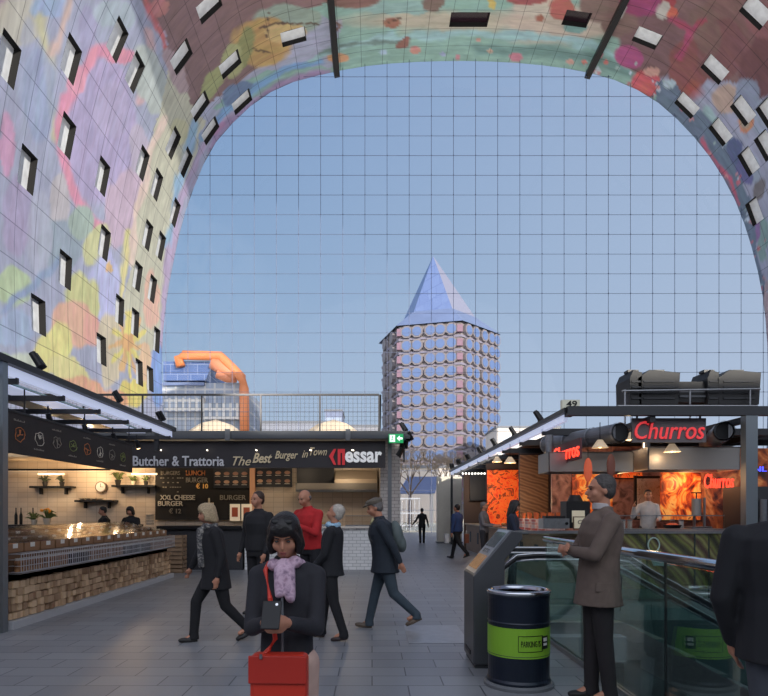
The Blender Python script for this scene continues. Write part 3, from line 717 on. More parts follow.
# wall lamps: horizontal tubes
for k,(px0,px1) in enumerate(((38,64),(132,157))):
    a = P(px0,474,18.2); b2 = P(px1,474,18.2); t = thing('wall_lamp', ((a.x+b2.x)/2,18.3,a.z), ['horizontal tube lamp over the left wall shelf','horizontal tube lamp over the right wall shelf'][k],'lamp')
    h = (b2.x-a.x)/2; MB().cyl((-h,-.1,0),(h,-.1,0),.03,n=10).build('tube', mat('tube_lit',(255,232,200),.4,emit=(255,225,180),es=1.2), t); MB().box((-.03,-.1,-.02),(.03,.3,.02)).build('arm', BLACK, t)
    lamp('lamp_light', ((a.x+b2.x)/2,18.0,a.z-.1), 11)
for px, py, pw in ((50,498,5),(90,476,16),(128,474,18),(85,462,16),(20,470,5)): lamp('lamp_light', P(px,py,18.0), pw, r=.05)
# rear worktop behind the nut counter
bc_ = thing('back_counter', (-9,17.4,0), 'dark back counter along the tiled wall behind the nut stall','counter')
MB().box((-3.5,-.3,0),(2.3,.3,1.08)).build('cabinet', DARK, bc_); MB().box((-3.55,-.35,1.08),(2.35,.35,1.14)).build('worktop', BLACK, bc_)
plant((P(34,0,17.3).x,17.3,1.14),POTW,LEAF,'flower pot with green leaves on the dark back counter',1.2)
plant((P(47,0,17.3).x,17.3,1.14),POTW,LEAF,'flower pot with orange flowers on the dark back counter',1.5, mat('orange_flower',(236,150,40),.6))
for k,px in enumerate((16,21,33)):
    b_ = MB().lathe([(.04,0),(.042,.2),(.015,.28),(.015,.36),(.018,.37)],n=12).build('bottle', BLACK, smooth=False); b_.location = (P(px,0,17.5).x,17.5,1.14); b_.scale=(1,1,1.3)
    tag(b_,'tall dark bottle on the back counter, %s from the left' % ['first','second','third'][k],'bottle','bottles on the back counter')
for k in range(4):
    b_ = MB().lathe([(.1,0),(.13,.06),(.12,.06)],n=16).build('paper_bowl', POTW); b_.location = (P(150,0,17.4).x,17.4,1.14+.075*k); tag(b_,'pale bowl stacked at the right end of the back counter, %s from bottom' % ['first','second','third','fourth'][k],'bowl','stacked bowls')

# nut counter
nc = thing('nut_counter', (-4.6,7.8,0), 'long shop counter faced with stacked cut wood blocks, left of the hall','counter')
T = Matrix.Translation((4.6,-7.8,0))
MB().box((-5.8,7.82,.1),(-4.7,14,.93),T).build('carcass', mat('counter_wood',(110,80,54),.7), nc)
MB().box((-5.8,7.75,0),(-4.56,14.05,.1),T).build('plinth', LITE, nc)
wb = MB(); rr = random.Random(9); z = .11; row = 0
wbs = [MB(), MB(), MB()]
while z < .60:
    hgt = .10; y = 7.82-rr.uniform(0,.05)
    while y < 13.98:
        w2 = rr.uniform(.07,.13); d = rr.uniform(0,.06)
        wbs[0].box((-4.72,max(y,7.82),z),(-4.66+d,min(y+w2-.004,13.99),z+hgt-rr.uniform(.004,.022)),T); y += w2
    z += hgt; row += 1
wbs[0].box((-4.74,7.82,.1),(-4.70,13.99,.70),T)
bmx = mat('wood_blocks',(160,124,90),.75,noise=.18,nscale=9); tt = bmx.node_tree; gi = tt.nodes.new('ShaderNodeNewGeometry'); rp = tt.nodes.new('ShaderNodeValToRGB')
rp.color_ramp.elements[0].color = lin((140,110,84)); rp.color_ramp.elements[1].color = lin((214,184,148)); tt.links.new(gi.outputs['Random Per Island'], rp.inputs[0]); tt.links.new(rp.outputs[0], tt.nodes['Principled BSDF'].inputs['Base Color'])
wbs[0].build('wood_cladding', bmx, nc)
MB().box((-5.85,7.78,.93),(-4.70,14.02,.96),T).build('worktop', mat('counter_top',(90,70,54),.5), nc)
MB().box((-4.70,7.78,.70),(-4.5,14.02,.712),T).build('basket_rail', STEEL, nc)
WIRE = mat('wire',(196,198,204),.3,.7)
def basket():
    t = empty('wire_basket'); mb = MB(); L = .66; D_ = .16; H_ = .235
    for z in (0,.08,.16,.235):
        mb.cyl((D_,0,z),(D_,L,z),.005 if z < .2 else .009,n=5).cyl((0,0,z),(0,L,z),.004,n=5).cyl((0,0,z),(D_,0,z),.004,n=5).cyl((0,L,z),(D_,L,z),.004,n=5)
    for k in range(12):
        y = L*k/11; mb.cyl((D_,y,0),(D_,y,H_),.0045,n=5).cyl((0,y,0),(D_,y,0),.003,n=4)
    mb.build('wire_frame', WIRE, t); return t
BK = basket()
jar = empty('snack_jar'); MB().lathe([(.038,0),(.04,.01),(.04,.13),(.03,.15)],n=10).build('jar_body', pattern('jar_fill','noise',[(70,46,32),(130,90,58),(176,134,90)],(14,14,14),.3), jar); MB().cyl((0,0,.15),(0,0,.175),.034,n=10).build('lid', mat('jar_lid',(190,188,184),.35,.5), jar)
jd = empty('snack_jar'); MB().lathe([(.038,0),(.04,.01),(.04,.13),(.03,.15)],n=10).build('jar_body', mat('jar_dark',(44,32,34),.3), jd); MB().cyl((0,0,.15),(0,0,.175),.034,n=10).build('lid', MATS['jar_lid'], jd)
u1 = u2 = False
for k in range(9):
    o = BK if k == 0 else dup(BK); y0 = 7.86+k*.68; o.location = (-4.68,y0,.72); tag(o,'wire basket of jars hung on the wood block counter, %s from the steel post' % ORD[k],'basket','wire baskets on the nut counter')
    for j in range(6):
        dk = k in (2,5,6) 
        if dk: o2 = jd if not u2 else dup(jd); u2 = True
        else: o2 = jar if not u1 else dup(jar); u1 = True
        o2.location = (-4.6,y0+.06+j*.107,.722); tag(o2,'%s jar with silver lid in the %s wire basket, %s within it' % ('dark' if dk else 'brown', ORD[k], ORD[j]),'jar','jars in the wire baskets')
# bins with clear lids
ACR = glass('acrylic',(.93,.94,.95),.03,.08,.4)
CN = [('hazelnuts',(150,104,62)),('dried apricots',(196,120,58)),('almonds',(170,126,84)),('dark raisins',(66,44,40)),('walnuts',(176,146,108)),('cranberries',(110,44,40))]
cproto = []
for n_, (nm, c) in enumerate(CN):
    t = empty('food_bin')
    mb = MB(); mb.box((-.16,-.19,0),(.16,-.18,.12)).box((-.16,.18,0),(.16,.19,.125)).box((.15,-.19,0),(.16,.19,.12)).box((-.16,-.19,0),(-.15,.19,.15)).box((-.16,-.19,0),(.16,.19,.01))
    mb.build('bin_body', mat('bin_wood',(140,104,74),.6), t)
    cm = MB(); r_ = random.Random(n_)
    cm.box((-.14,-.17,.01),(.14,.17,.09))
    for k in range(60): cm.ell((r_.uniform(-.13,.13),r_.uniform(-.16,.16),.09+r_.uniform(0,.02)),(.022,.018,.016),u=6,v=4)
    s_ = cm.build('contents', mat('nuts_%d' % n_,c,.6,noise=.25,nscale=40), t); s_['kind'] = 'stuff'
    lid = MB(); lid.prism([(.16,-.19,.125),(.16,.19,.125),(-.12,.19,.185),(-.12,-.19,.185)],(.004,0,.006)); lid.build('lid', ACR, t)
    MB().box((.155,-.05,.06),(.168,.05,.12)).build('price_tag', WHITE, t)
    cproto.append([t, False])
rr = random.Random(21)
for row,(x,z,rn) in enumerate(((-4.87,.962,'front'),(-5.21,1.02,'middle'),(-5.55,1.09,'rear'))):
    if row: 
        o = MB().box((x-.17,7.85,.96),(x+.17,14,z)).build('bin_riser', mat('riser',(84,62,48),.7)); tag(o,'brown stepped riser under the %s row of food bins' % rn,'riser')
    for k in range(15):
        ci = rr.randrange(6); pr = cproto[ci]; o = pr[0] if not pr[1] else dup(pr[0]); pr[1] = True
        o.location = (x,8.05+k*.41,z); tag(o,'clear-lidded bin of %s in the %s row, %s from the steel post' % (CN[ci][0],rn,ORD[k]),'food bin','food bins on the nut counter')

# ---- butcher stall
bs = thing('butcher_stall_canopy', (-3,15.4,0),'grey steel canopy with dark sign band of the butcher stall','stall canopy')
T = Matrix.Translation((3,-15.4,0))
MB().box((-6.9,15.2,3.33),(.95,15.4,3.52),T).build('beam', mat('beam_grey',(64,68,74),.5), bs)
MB().box((-13,15.6,3.5),(.9,31,3.56),T).build('roof_deck', GREYP, bs)
MB().box((-6.25,15.45,2.62),(.34,15.55,3.30),T).build('sign_band', mat('sign_dark',(40,36,40),.6), bs)
for px in (228,348): MB().box((P(px,0,15.2).x-.06,15.12,3.28),(P(px,0,15.2).x+.06,15.2,3.56),T).build('bracket', GREYP, bs)
MB().box((.4,15.5,0),(.5,15.6,3.33),T).build('post', GREYP, bs)
for px in (161,207,256,310,352):
    lm = P(px,450,15.4); MB().cyl(T @ lm, T @ (lm+Vector((.04,-.12,-.02))),.02,n=8).build('sign_lamp', mat('lamp_white',(255,240,220),.4,emit=(255,240,220),es=2), bs)
SG = mat('sign_letters',(206,206,210),.5)
def stext(body,px0,px1,py,hpx,m,d=15.43,shear=0,off=0,tilt=0,parent=bs,TT=T,name='lettering'):
    a = P(px0,py,d); b2 = P(px1,py,d); c = (a+b2)/2
    return text(body,b2.x-a.x,TT @ Matrix.Translation(c) @ Matrix.Rotation(-R(tilt),4,'Y'),m,parent,name,ext=.03,shear=shear,height=hpx/F*d,offset=off)
stext('Butcher & Trattoria',133,224,461,10,SG,off=.012)
SC = mat('sign_script',(214,196,160),.5)
stext('The',233,251,461,9,SC,shear=.4); stext('Best',252.5,272,458,10,SC,shear=.4,off=.02); stext('Burger',275,298,456,10,SC,shear=.35,off=.01); stext('in',302,308,454,7,SC,shear=.4); stext('Town',310,327,451.5,8,SC,shear=.4)
RD = mat('sign_red',(190,40,46),.5,emit=(190,40,46),es=.25)
c = P(337,457,15.43)
MB().prism([T @ (c+Vector(v)) for v in ((-.2,0,.02),(-.08,0,.2),(-.02,0,.2),(-.1,0,.0),(-.02,0,-.2),(-.08,0,-.2))],(0,-.03,0)).prism([T @ (c+Vector(v)) for v in ((.02,0,-.2),(.02,0,.2),(.2,0,.2),(.2,0,-.2),(.13,0,-.2),(.13,0,.1),(.09,0,.1),(.09,0,-.2))],(0,-.03,0)).build('emblem', RD, bs)
stext('essar',345,382,457,11,mat('sign_white',(226,226,226),.5,emit=(220,220,220),es=.25),off=.03)
# counters
WT = pattern('white_tile','brick',[(206,206,206),(216,216,216)],(1,1,1),.3,rot=(R(90),0,0),bw=.2,bh=.085,mortar=.006,mcol=(150,152,154))
c1 = thing('serving_counter', (-1,15.8,0),'white subway tiled serving counter of the butcher stall','counter')
T1 = Matrix.Translation((1,-15.8,0))
MB().box((-3.3,15.8,0),(.2,16.4,1.08),T1).build('tiled_front', WT, c1); MB().box((-3.35,15.72,1.08),(.2,16.45,1.13),T1).build('worktop', mat('pale_top',(200,192,182),.4), c1)
c2 = thing('dark_counter', (-4.4,15.8,0),'dark counter of the butcher stall under the chalkboard','counter')
T2 = Matrix.Translation((4.4,-15.8,0))
MB().box((-5.5,15.8,0),(-3.35,16.4,1.06),T2).build('cabinet', DARK, c2); MB().box((-5.55,15.7,1.06),(-3.36,16.45,1.14),T2).build('worktop', BLACK, c2)
def crate(loc,label):
    t = thing('wooden_crate', loc, label,'crate','wooden crates by the dark counter')
    mb = MB()
    for z in (.03,.13,.23): mb.box((-.22,-.16,z),(.22,-.145,z+.07)).box((-.22,.145,z),(.22,.16,z+.07)).box((-.22,-.16,z),(-.205,.16,z+.07)).box((.205,-.16,z),(.22,.16,z+.07))
    mb.build('slats', mat('crate_wood',(140,116,92),.8,noise=.15), t)
    mb = MB()
    for x in (-.2,.2):
        for y in (-.14,.14): mb.bc((x,y,.16),(.03,.03,.3))
    mb.box((-.2,-.14,0),(.2,.14,.02)); mb.build('corner_posts', MATS['crate_wood'], t)
for k in range(3): crate((-4.85,15.1,.31*k),'slatted wooden crate left of the dark counter, %s' % ['bottom of the stack','middle of the stack','topmost of the stack'][k])
# chalkboards and menus
cb = thing('chalkboard', (-5.2,18.5,1.26),'large black chalkboard offering XXL cheese burger behind the butcher counter','chalkboard')
MB().box((-1.36,-.04,0),(1.5,.04,1.62)).build('board', mat('chalkboard',(34,31,30),.8,noise=.15,nscale=3), cb)
TC = Matrix.Translation((5.2,-18.5,-1.26))
def ctext(b_,x0,x1,py,hp,m,off=.01): return stext(b_,x0,x1,py,hp,m,d=18.43,parent=cb,TT=TC,off=off)
ctext('BURGERS',161,180,473,4,CHD); ctext('LUNCH',186,205,473,5,CHO); ctext('BURGER',186,208,480,5,CHD); ctext('€ 10',196,208,486,5,mat('chalk_yellow',(226,170,90),.8,emit=(226,170,90),es=.2))
ctext('XXL CHEESE',160,195,497.5,5,CH,.015); ctext('BURGER',158,183,503.5,5,CH,.015); ctext('€ 12',169,181,511,5,CHD); ctext('BURGER',220,246,497.5,5,CHD,.015)
mb = MB(); rr = random.Random(3)
for r_ in range(4):
    x = 161.0
    while x < 184:
        if rr.random() < .55: a = P(x,478+r_*4.6,18.44); mb.bc(TC @ a,(.05,.01,.02+.02*rr.random()))
        x += 2.4
mb.build('chalk_lines', CHD, cb)
def board(px0,px1,py0,py1,label,name='menu_screen',pics=True):
    a = P(px0,py1,18.38); b2 = P(px1,py0,18.38); t = thing(name,((a.x+b2.x)/2,18.40,a.z),label,'menu board'); w2=(b2.x-a.x)/2; h=b2.z-a.z
    MB().box((-w2,-.03,0),(w2,.05,h)).build('panel', mat('menu_black',(32,32,38),.5), t)
    if pics:
        rr = random.Random(px0)
        for j in range(2):
            for k in range(4):
                x = -w2+(k+.5)*w2/2; z = h*(.3+.42*j)
                MB().ell((x,-.04,z),(.09,.012,.055),u=12,v=6).build('dish_photo', mat('dish_%d' % rr.randrange(4),[(190,150,120),(150,110,90),(176,170,176),(120,90,80)][rr.randrange(4)],.5), t)
                MB().box((x-.09,-.04,z-.09),(x+.07,-.03,z-.075)).build('caption', CH, t)
board(213.5,249,468,488,'black menu board with dish photos, left of the lit pillar')
board(255.5,292,467,487,'black menu board with dish photos, right of the lit pillar')
board(297,334,466.5,487,'plain dark blank menu screen next to the menu boards',pics=False)
pl = MB().box((P(249.6,0,18.3).x,18.3,1.13),(P(254.8,0,18.3).x,18.5,2.95)).build('wall_pilaster', mat('pilaster',(216,160,124),.6)); struct(pl)
t = thing('cutting_board', P(209,509,18.3),'pale cutting board hanging on the chalkboard','cutting board'); MB().bc((0,0,.06),(.28,.03,.26)).bc((0,0,.25),(.05,.03,.16)).build('board', mat('cut_board',(214,200,170),.6), t)
for k,(a_,b_) in enumerate(((230,240),(241.5,252))):
    p0 = P(a_,521,18.3); p1 = P(b_,504,18.3); t = thing('framed_menu', ((p0.x+p1.x)/2,18.3,p0.z), ['left of two small lit framed menus behind the counter','right of two small lit framed menus behind the counter'][k],'framed menu')
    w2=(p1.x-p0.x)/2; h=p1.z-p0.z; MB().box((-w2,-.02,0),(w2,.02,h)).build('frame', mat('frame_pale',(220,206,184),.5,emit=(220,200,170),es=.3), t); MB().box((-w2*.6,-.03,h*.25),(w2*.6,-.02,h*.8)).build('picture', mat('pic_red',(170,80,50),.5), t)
# kitchen side: hood, shelf, warm panel
hd = thing('extractor_hood', (-1,18.2,2.1),'long pale extractor hood and shelf over the butcher kitchen','hood')
MB().prism([(-.1,.38,.55),(1.15,.38,.55),(1.15,-.2,.25),(-.1,-.2,.25)],(0,0,.12)).build('hood', mat('hood_beige',(196,178,156),.4), hd)
MB().box((-1.25,-.22,.0),(1.15,.3,.06)).build('shelf_plate', STEEL, hd); MB().box((-1.25,-.24,.06),(1.15,-.2,.25)).build('front_strip', mat('strip_grey',(130,124,118),.4), hd)
for k,(px,w2) in enumerate(((277,.25),(297,.16),(314,.14),(326,.12),(387,.1))):
    p = P(px,524,16.1); t = thing('deli_tray', (p.x if k < 4 else -.95,16.1,1.13),'food container on the white counter, %s from the left' % ['first','second','third','fourth','fifth'][k],'tray','containers on the white counter')
    MB().box((-w2,-.12,0),(w2,.12,.05)).build('tray', STEEL, t); mb = MB()
    for j in range(12): mb.ell((random.uniform(-w2*.8,w2*.8),random.uniform(-.08,.08),.06),(.05,.04,.04),u=8,v=5)
    mb.build('food', mat('food_%d' % (k % 3),[(150,120,70),(110,120,60),(160,90,70)][k % 3],.6), t)['kind'] = 'stuff'
gl = thing('display_case', (-.35,16.15,1.13),'small glass display case at the right end of the white counter','display case')
MB().box((-.35,-.16,0),(.42,.16,.03)).box((-.35,-.16,.26),(.42,.16,.28)).build('shelf', STEEL, gl); MB().box((-.35,-.16,.03),(.42,-.155,.26)).build('glass_front', ACR, gl)
for px,py,pw in ((180,462,9),(300,470,10),(345,474,14),(232,500,4),(225,462,7),(262,490,6)): lamp('lamp_light', P(px,py,17.4), pw, color=(1,.78,.52))
# exit sign + lamp cluster at the beam end
ex = thing('exit_sign', P(396,438.5,15.1),'green emergency exit sign with white running figure and arrow','exit sign')
GR = mat('exit_green',(20,150,84),.5,emit=(20,150,84),es=.7); EW = mat('exit_white',(235,245,240),.5,emit=(235,245,240),es=.9)
MB().bc((0,0,0),(.36,.04,.22)).build('panel', GR, ex)
MB().prism([(.02,-.03,0),(.09,-.03,.07),(.09,-.03,.025),(.16,-.03,.025),(.16,-.03,-.025),(.09,-.03,-.025),(.09,-.03,-.07)],(0,.01,0)).build('arrow', EW, ex)
MB().bc((-.09,-.025,0),(.13,.012,.17)).build('doorway', EW, ex); MB().ell((-.09,-.034,.05),(.016,.004,.016),u=8,v=6).path([(-.09,-.034,.03),(-.1,-.034,-.02),(-.06,-.034,-.05)],.009,5).path([(-.1,-.034,-.02),(-.13,-.034,-.06)],.009,5).path([(-.12,-.034,.01),(-.06,-.034,.015)],.007,5).build('running_figure', GR, ex)
for k,(px,py) in enumerate(((404,432),(409,441),(404,449),(400,457))):
    spotlight(P(px,py,15.3), R(70+60*k),'black spotlight in the cluster right of the exit sign, %s from the top' % ['first','second','third','lowest'][k],'spotlights by the exit sign',1.0)
tag(MB().cyl(P(404,430,15.35),P(404,462,15.35),.02).box(tuple(P(384,437,15.4)),tuple(P(404,434,15.34))).build('spotlight_pole', BLACK),'thin black pole carrying the spotlights beside the exit sign','pole')

# terrace railing
rl = thing('terrace_railing', (-3,16,3.56),'black wire mesh railing around the roof terrace above the butcher stall','railing')
T = Matrix.Translation((3,-16,-3.56)); RM = BLACK
x0, x1 = -12.0, P(379,0,16).x
mb = MB()
for k in range(9):
    x = x1-k*1.55; 
    if x > x0: MB().box((x-.02,15.98,3.56),(x+.02,16.02,4.58),T).build('baluster_post', RM, rl)
MB().box((x0,15.97,4.55),(x1,16.03,4.6),T).box((x0,15.98,3.60),(x1,16.02,3.63),T).build('hand_rail', RM, rl)
x = x0
while x < x1: mb.cyl(T @ Vector((x,16,3.6)), T @ Vector((x,16,4.56)),.004,n=4); x += .115
for k in range(8): mb.cyl(T @ Vector((x0,16,3.66+k*.115)), T @ Vector((x1,16,3.66+k*.115)),.003,n=4)
mb.build('wire_mesh', mat('mesh_wire',(30,32,36),.5), rl)
MB().box((x0,29.0,4.5),(.6,29.05,4.56),T).box((x0,29,4.0),(.6,29.04,4.03),T).build('hand_rail', RM, rl)
MB().prism([T @ Vector(p) for p in ((x1-.02,16,3.56),(x1-.02,16,4.58),(x1+.03,16,4.58),(x1+.03,17.2,4.4),(x1+.03,17.2,3.56))],(.03,0,0)).build('end_panel', RM, rl)
for k,px in enumerate((215.5,333.5)):
    a = P(px,419.5,27); t = thing('parasol', (a.x,27,3.56),['pale open parasol on the roof terrace, left one in front of the library','pale open parasol on the roof terrace, right one below the tower'][k],'parasol','parasols on the terrace')
    mb = MB(); n = 8; ap = Vector((0,0,a.z-3.56)); R_ = 1.28; zz = a.z-3.56-.62
    ring = [Vector((R_*math.cos(2*math.pi*j/n+.2),R_*math.sin(2*math.pi*j/n+.2),zz)) for j in range(n)]
    mid = [Vector((R_*.55*math.cos(2*math.pi*j/n+.2),R_*.55*math.sin(2*math.pi*j/n+.2),zz+.40)) for j in range(n)]
    for j in range(n):
        l = (j+1) % n; mb.bm.faces.new([mb.bm.verts.new(p) for p in (ap,mid[j],mid[l])]); mb.bm.faces.new([mb.bm.verts.new(p) for p in (mid[j],ring[j],ring[l],mid[l])]); mb.bm.faces.new([mb.bm.verts.new(p) for p in (ring[j],ring[j]-Vector((0,0,.12)),ring[l]-Vector((0,0,.12)),ring[l])])
    mb.build('canopy', mat('parasol_cloth',(232,214,188),.8), t); MB().cyl((0,0,0),(0,0,ap.z-.05),.03).build('pole', WOOD, t); MB().cyl((0,0,0),(0,0,.1),.3,n=20).build('base', GREYP, t)

#__PART2__
# ------------------------------------------------------------------ churros stall (right)
XR = 3.64; YS = 11.4
cs_ = thing('churros_stall_canopy', (6,YS,0),'black steel canopy frame of the churros stall with receding edge beam','stall canopy')
T = Matrix.Translation((-6,-YS,0))
MB().box((XR-.05,YS,3.36),(XR+.07,28.5,3.45),T).build('edge_beam', BLACK, cs_)
MB().box((XR+.0,YS+.2,3.22),(XR+.08,28.2,3.35),T).build('light_strip', LEDM, cs_)
MB().box((XR,YS-.06,3.30),(10.5,YS+.08,3.47),T).build('front_beam', mat('beam_dark',(52,54,58),.45,.3), cs_)
q_ = MB()
for y in range(13, 29, 2): q_.box((XR,y,3.14),(10,y+.1,3.28),T)
for x in (5.2,7,8.8): q_.box((x,YS,3.18),(x+.1,28,3.30),T)
q_.build('rafter', DARK, cs_)
MB().box((6.96,YS-.05,0),(7.18,YS+.12,3.3),T).build('post', MATS['post_steel'], cs_)
MB().box((XR+.02,YS+.1,3.3),(XR+.14,YS+.2,3.45),T).build('corner_post', DARK, cs_)
MB().box((4.2,14,3.32),(10,28,3.35),T).build('roof_deck', DARK, cs_)
for y in (28.2,): MB().box((XR,y,0),(XR+.1,y+.1,3.3),T).build('post', DARK, cs_)
sg = thing('number_sign', P(569,404.5,11.5),'small lit box sign with the number 49 on the canopy corner','number sign')
MB().bc((.02,0,0),(.33,.12,.16)).build('box', mat('sign_cream',(186,186,172),.5,emit=(190,190,170),es=.2), sg); text('49',.2,(0.03,-.065,0),BLACK,sg,height=.12,ext=.01,offset=.02)
for k,(px,py) in enumerate(((539,418),(513,431),(494,441.5),(480,449),(468,455),(459,460),(452,464))):
    d = F*(XR-.0)/(px-VX); spotlight((XR+.0,d,3.46), R(60+15*k),'black twin spotlight on the right canopy edge, %s from the camera' % ORD[k],'spotlights on the right canopy edge',1.05)
for d, aim in ((14,(-2,32,33)),(18,(-8,40,31)),(22,(4,42,33)),(25,(12,42,33))): lamp('spot_light',(XR,d,3.9),VP_,color=(1,.93,.85),r=.1,spot=75,aim=aim)
# churros sign box
NEON = mat('neon_red',(255,60,40),.4,emit=(255,70,48),es=1.7); NEON2 = mat('neon_red_dim',(226,60,62),.4,emit=(230,60,66),es=.55)
sg = thing('neon_sign', P(670,430,11.55),'grey sign box with large red lettering Churros hung under the front beam','sign')
MB().bc((0,.06,0),(1.40,.06,.46)).build('panel', mat('sign_grey',(96,92,94),.5), sg); text('Churros',1.32,(0,.01,0),NEON2,sg,shear=.25,height=.34,ext=.03)
MB().bc((-.6,.06,.27),(.03,.03,.1)).bc((.6,.06,.27),(.03,.03,.1)).build('hanger', BLACK, sg)
sg = thing('neon_sign', P(719,481,12.9),'small bright red neon sign reading Churros on the back wall','sign')
text('Churros',.62,(0,0,0),NEON,sg,shear=.1,height=.3,ext=.03); MB().bc((0,.04,0),(.66,.01,.02)).build('bracket', BLACK, sg)
lamp('lamp_light', P(719,481,12.7), 3, color=(1,.15,.08), r=.2)
sg = thing('neon_sign', (XR+.35,12.4,2.72),'slanted red neon sign seen edge-on under the canopy edge','sign')
MB().box((-.02,-.75,-.2),(.02,.9,.2)).build('panel', mat('neon_back',(90,40,44),.5), sg)
text('Churros',1.6,Matrix.Translation((-.03,.07,0)) @ Matrix.Rotation(R(-90),4,'Z'),NEON,sg,height=.3,ext=.02)
sg = thing('neon_sign', P(756,469,12.2),'small blue neon lettering right of the steel post','sign')
text('ONL',.42,(0,0,0),mat('neon_blue',(60,70,255),.4,emit=(70,80,255),es=2),sg,height=.1,ext=.02); MB().bc((0,.03,0),(.46,.01,.02)).build('bracket', BLACK, sg)
# ducts
for k,(px,py) in enumerate(((620,432.5),(724,431))):
    t = thing('ventilation_duct', P(px,py,11.75),['round grey ventilation duct left of the Churros sign','round grey ventilation duct right of the Churros sign'][k],'duct')
    dx = [-.75,.9][k]; mb = MB(); n = 20
    mb.cyl((0,0,0),(dx,2.2,0),.185,.185,24,cap=False).cyl((0,0.02,0),(dx,2.2,0),.16,.16,24); mb.build('pipe', mat('duct_grey',(126,128,132),.45,.4), t, smooth=False)
    for j in range(4): f = j/3; MB().cyl((dx*f,2.15*f,0),(dx*f+dx*.02,2.15*f+.05,0),.20,n=24,cap=False).build('seam_ring', mat('duct_ring',(150,152,154),.4,.5), t)
    MB().cyl((0,-.012,0),(0,-.004,0),.165,n=24).build('mouth', BLACK, t)
# roof units
def roofunit(px0,px1,label,flip=False):
    a = P(px0,0,12.6).x; b2 = P(px1,0,12.6).x; z0 = P(0,407,12.6).z; z1 = P(0,373,12.6).z; t = thing('roof_unit',((a+b2)/2,12.6,z0),label,'roof unit','black units on the stall roof'); w2=(b2-a)/2; h=z1-z0
    MB().prism([(-w2,-.3,.0),(-w2*1.1,-.3,h*.75),(-w2*.5,-.3,h),(w2,-.3,h*.92),(w2*.9,-.3,0)],(0,.7,0)).build('housing', mat('unit_black',(24,24,26),.6,noise=.2,nscale=4), t, bevel=.008)
    MB().bc((w2*.2,0,h+.02),(.22,.2,.05)).build('lid_knob', BLACK, t)
    g = MB()
    for j in range(4): g.box((-w2*.8,-.32,h*(.15+.16*j)),(w2*.7,-.30,h*(.2+.16*j)))
    g.build('vent_slats', DARK, t)
roofunit(633,673,'bulky black unit on the stall roof, left of the pair'); roofunit(711,752,'bulky black unit on the stall roof, right of the pair')
roofunit(624,636,'narrow black unit at the left end of the roof rack'); roofunit(700,711,'narrow black unit left of the right-hand roof unit')
t = thing('roof_box', P(688,404,12.6),'low dark louvred box between the two black roof units','roof unit'); MB().box((-.33,-.2,0),(.33,.2,.42)).build('housing', MATS['unit_black'], t); MB().box((-.28,-.22,.1),(.28,-.2,.14)).box((-.28,-.22,.2),(.28,-.2,.24)).build('vent_slats', GREYP, t)
t = thing('roof_rack', P(690,407,12.2),'thin grey steel rails in front of the black roof units','rack')
for p0,p1,r_ in (((-1.45,0,.02),(1.35,0,.02),.022),((-1.35,0,.32),(1.4,0,.36),.022)): MB().cyl(p0,p1,r_,n=8).build('rail', STEEL, t)
for p0,p1,r_ in (((-1.3,0,-.45),(-1.3,0,.35),.02),((0,0,-.45),(0,0,.35),.02),((1.2,0,-.45),(1.2,0,.35),.02),((-1.35,0,.32),(-.9,.8,.32),.015)): MB().cyl(p0,p1,r_,n=8).build('upright', STEEL, t)
# walls inside: churros murals
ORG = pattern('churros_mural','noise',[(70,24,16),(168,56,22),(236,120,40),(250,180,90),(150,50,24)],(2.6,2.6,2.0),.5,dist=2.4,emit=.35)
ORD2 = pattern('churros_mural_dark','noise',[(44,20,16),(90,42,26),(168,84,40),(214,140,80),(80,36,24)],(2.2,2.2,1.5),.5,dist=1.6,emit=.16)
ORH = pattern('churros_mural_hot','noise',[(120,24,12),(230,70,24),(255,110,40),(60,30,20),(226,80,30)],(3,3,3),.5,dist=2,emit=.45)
BRP = pattern('plank_poster','wave',[(116,78,52),(150,108,74),(98,62,40)],(1,1,2.2),.5,rot=(0,R(50),0),dist=4)
BRP2 = pattern('pink_mural','noise',[(90,58,50),(160,110,96),(190,140,120)],(3,3,3),.6,dist=2)
struct(MB().box((6.85,13.4,0),(9.4,13.55,2.9)).build('wall_right', ORD2)); struct(MB().box((4.4,14.9,0),(9.4,15.0,3.1)).build('wall_partition', BRP2))
def poster(px0,px1,py0,py1,d,m_,label,th=.03):
    a = P(px0,py1,d); b2 = P(px1,py0,d); t = thing('wall_poster',((a.x+b2.x)/2,d,a.z),label,'poster'); w2=(b2.x-a.x)/2; h=b2.z-a.z
    MB().box((-w2,-th,0),(w2,0,h)).build('print', m_, t); MB().box((-w2-.02,-th-.01,h),(w2+.02,.005,h+.03)).box((-w2-.02,-th-.01,-.03),(w2+.02,.005,0)).build('rail', BLACK, t); return t
poster(572,612,470,515,14.85,ORG,'glowing orange churros poster behind the standing man')
poster(614,642,452,478,14.84,ORH,'red-orange churros poster under the Churros sign')
poster(660,700,468,520,13.37,ORG,'orange churros wall poster right of the framed white poster')
poster(487,519,470,532,20.0,ORH,'red-orange food poster behind the long-haired woman')
poster(519.5,548,455,528,16.5,BRP,'brown wooden striped panel beside the orange poster')
struct(MB().box((P(519,0,16.6).x,16.55,0),(9.4,16.65,3.1)).build('wall_divider', mat('divider',(84,70,62),.7)))
struct(MB().box((P(486,0,20.1).x,20.05,0),(9.4,20.15,3.1)).build('wall_divider_2', mat('divider',(84,70,62),.7)))
struct(MB().box((P(464,0,25).x,25,0),(9.4,25.1,3.1)).build('wall_divider_3', mat('divider3',(96,76,66),.7)))
poster(470,486,472,500,24.9,mat('slate_panel',(50,52,58),.6),'dark slate panel at the far end of the right stalls')
t = thing('light_chain', P(474,473.5,24.5),'row of small white bulbs under the far canopy end','lights'); 
MB().cyl((-.5,0,.04),(.6,0,.04),.012,n=6).build('cable', BLACK, t)
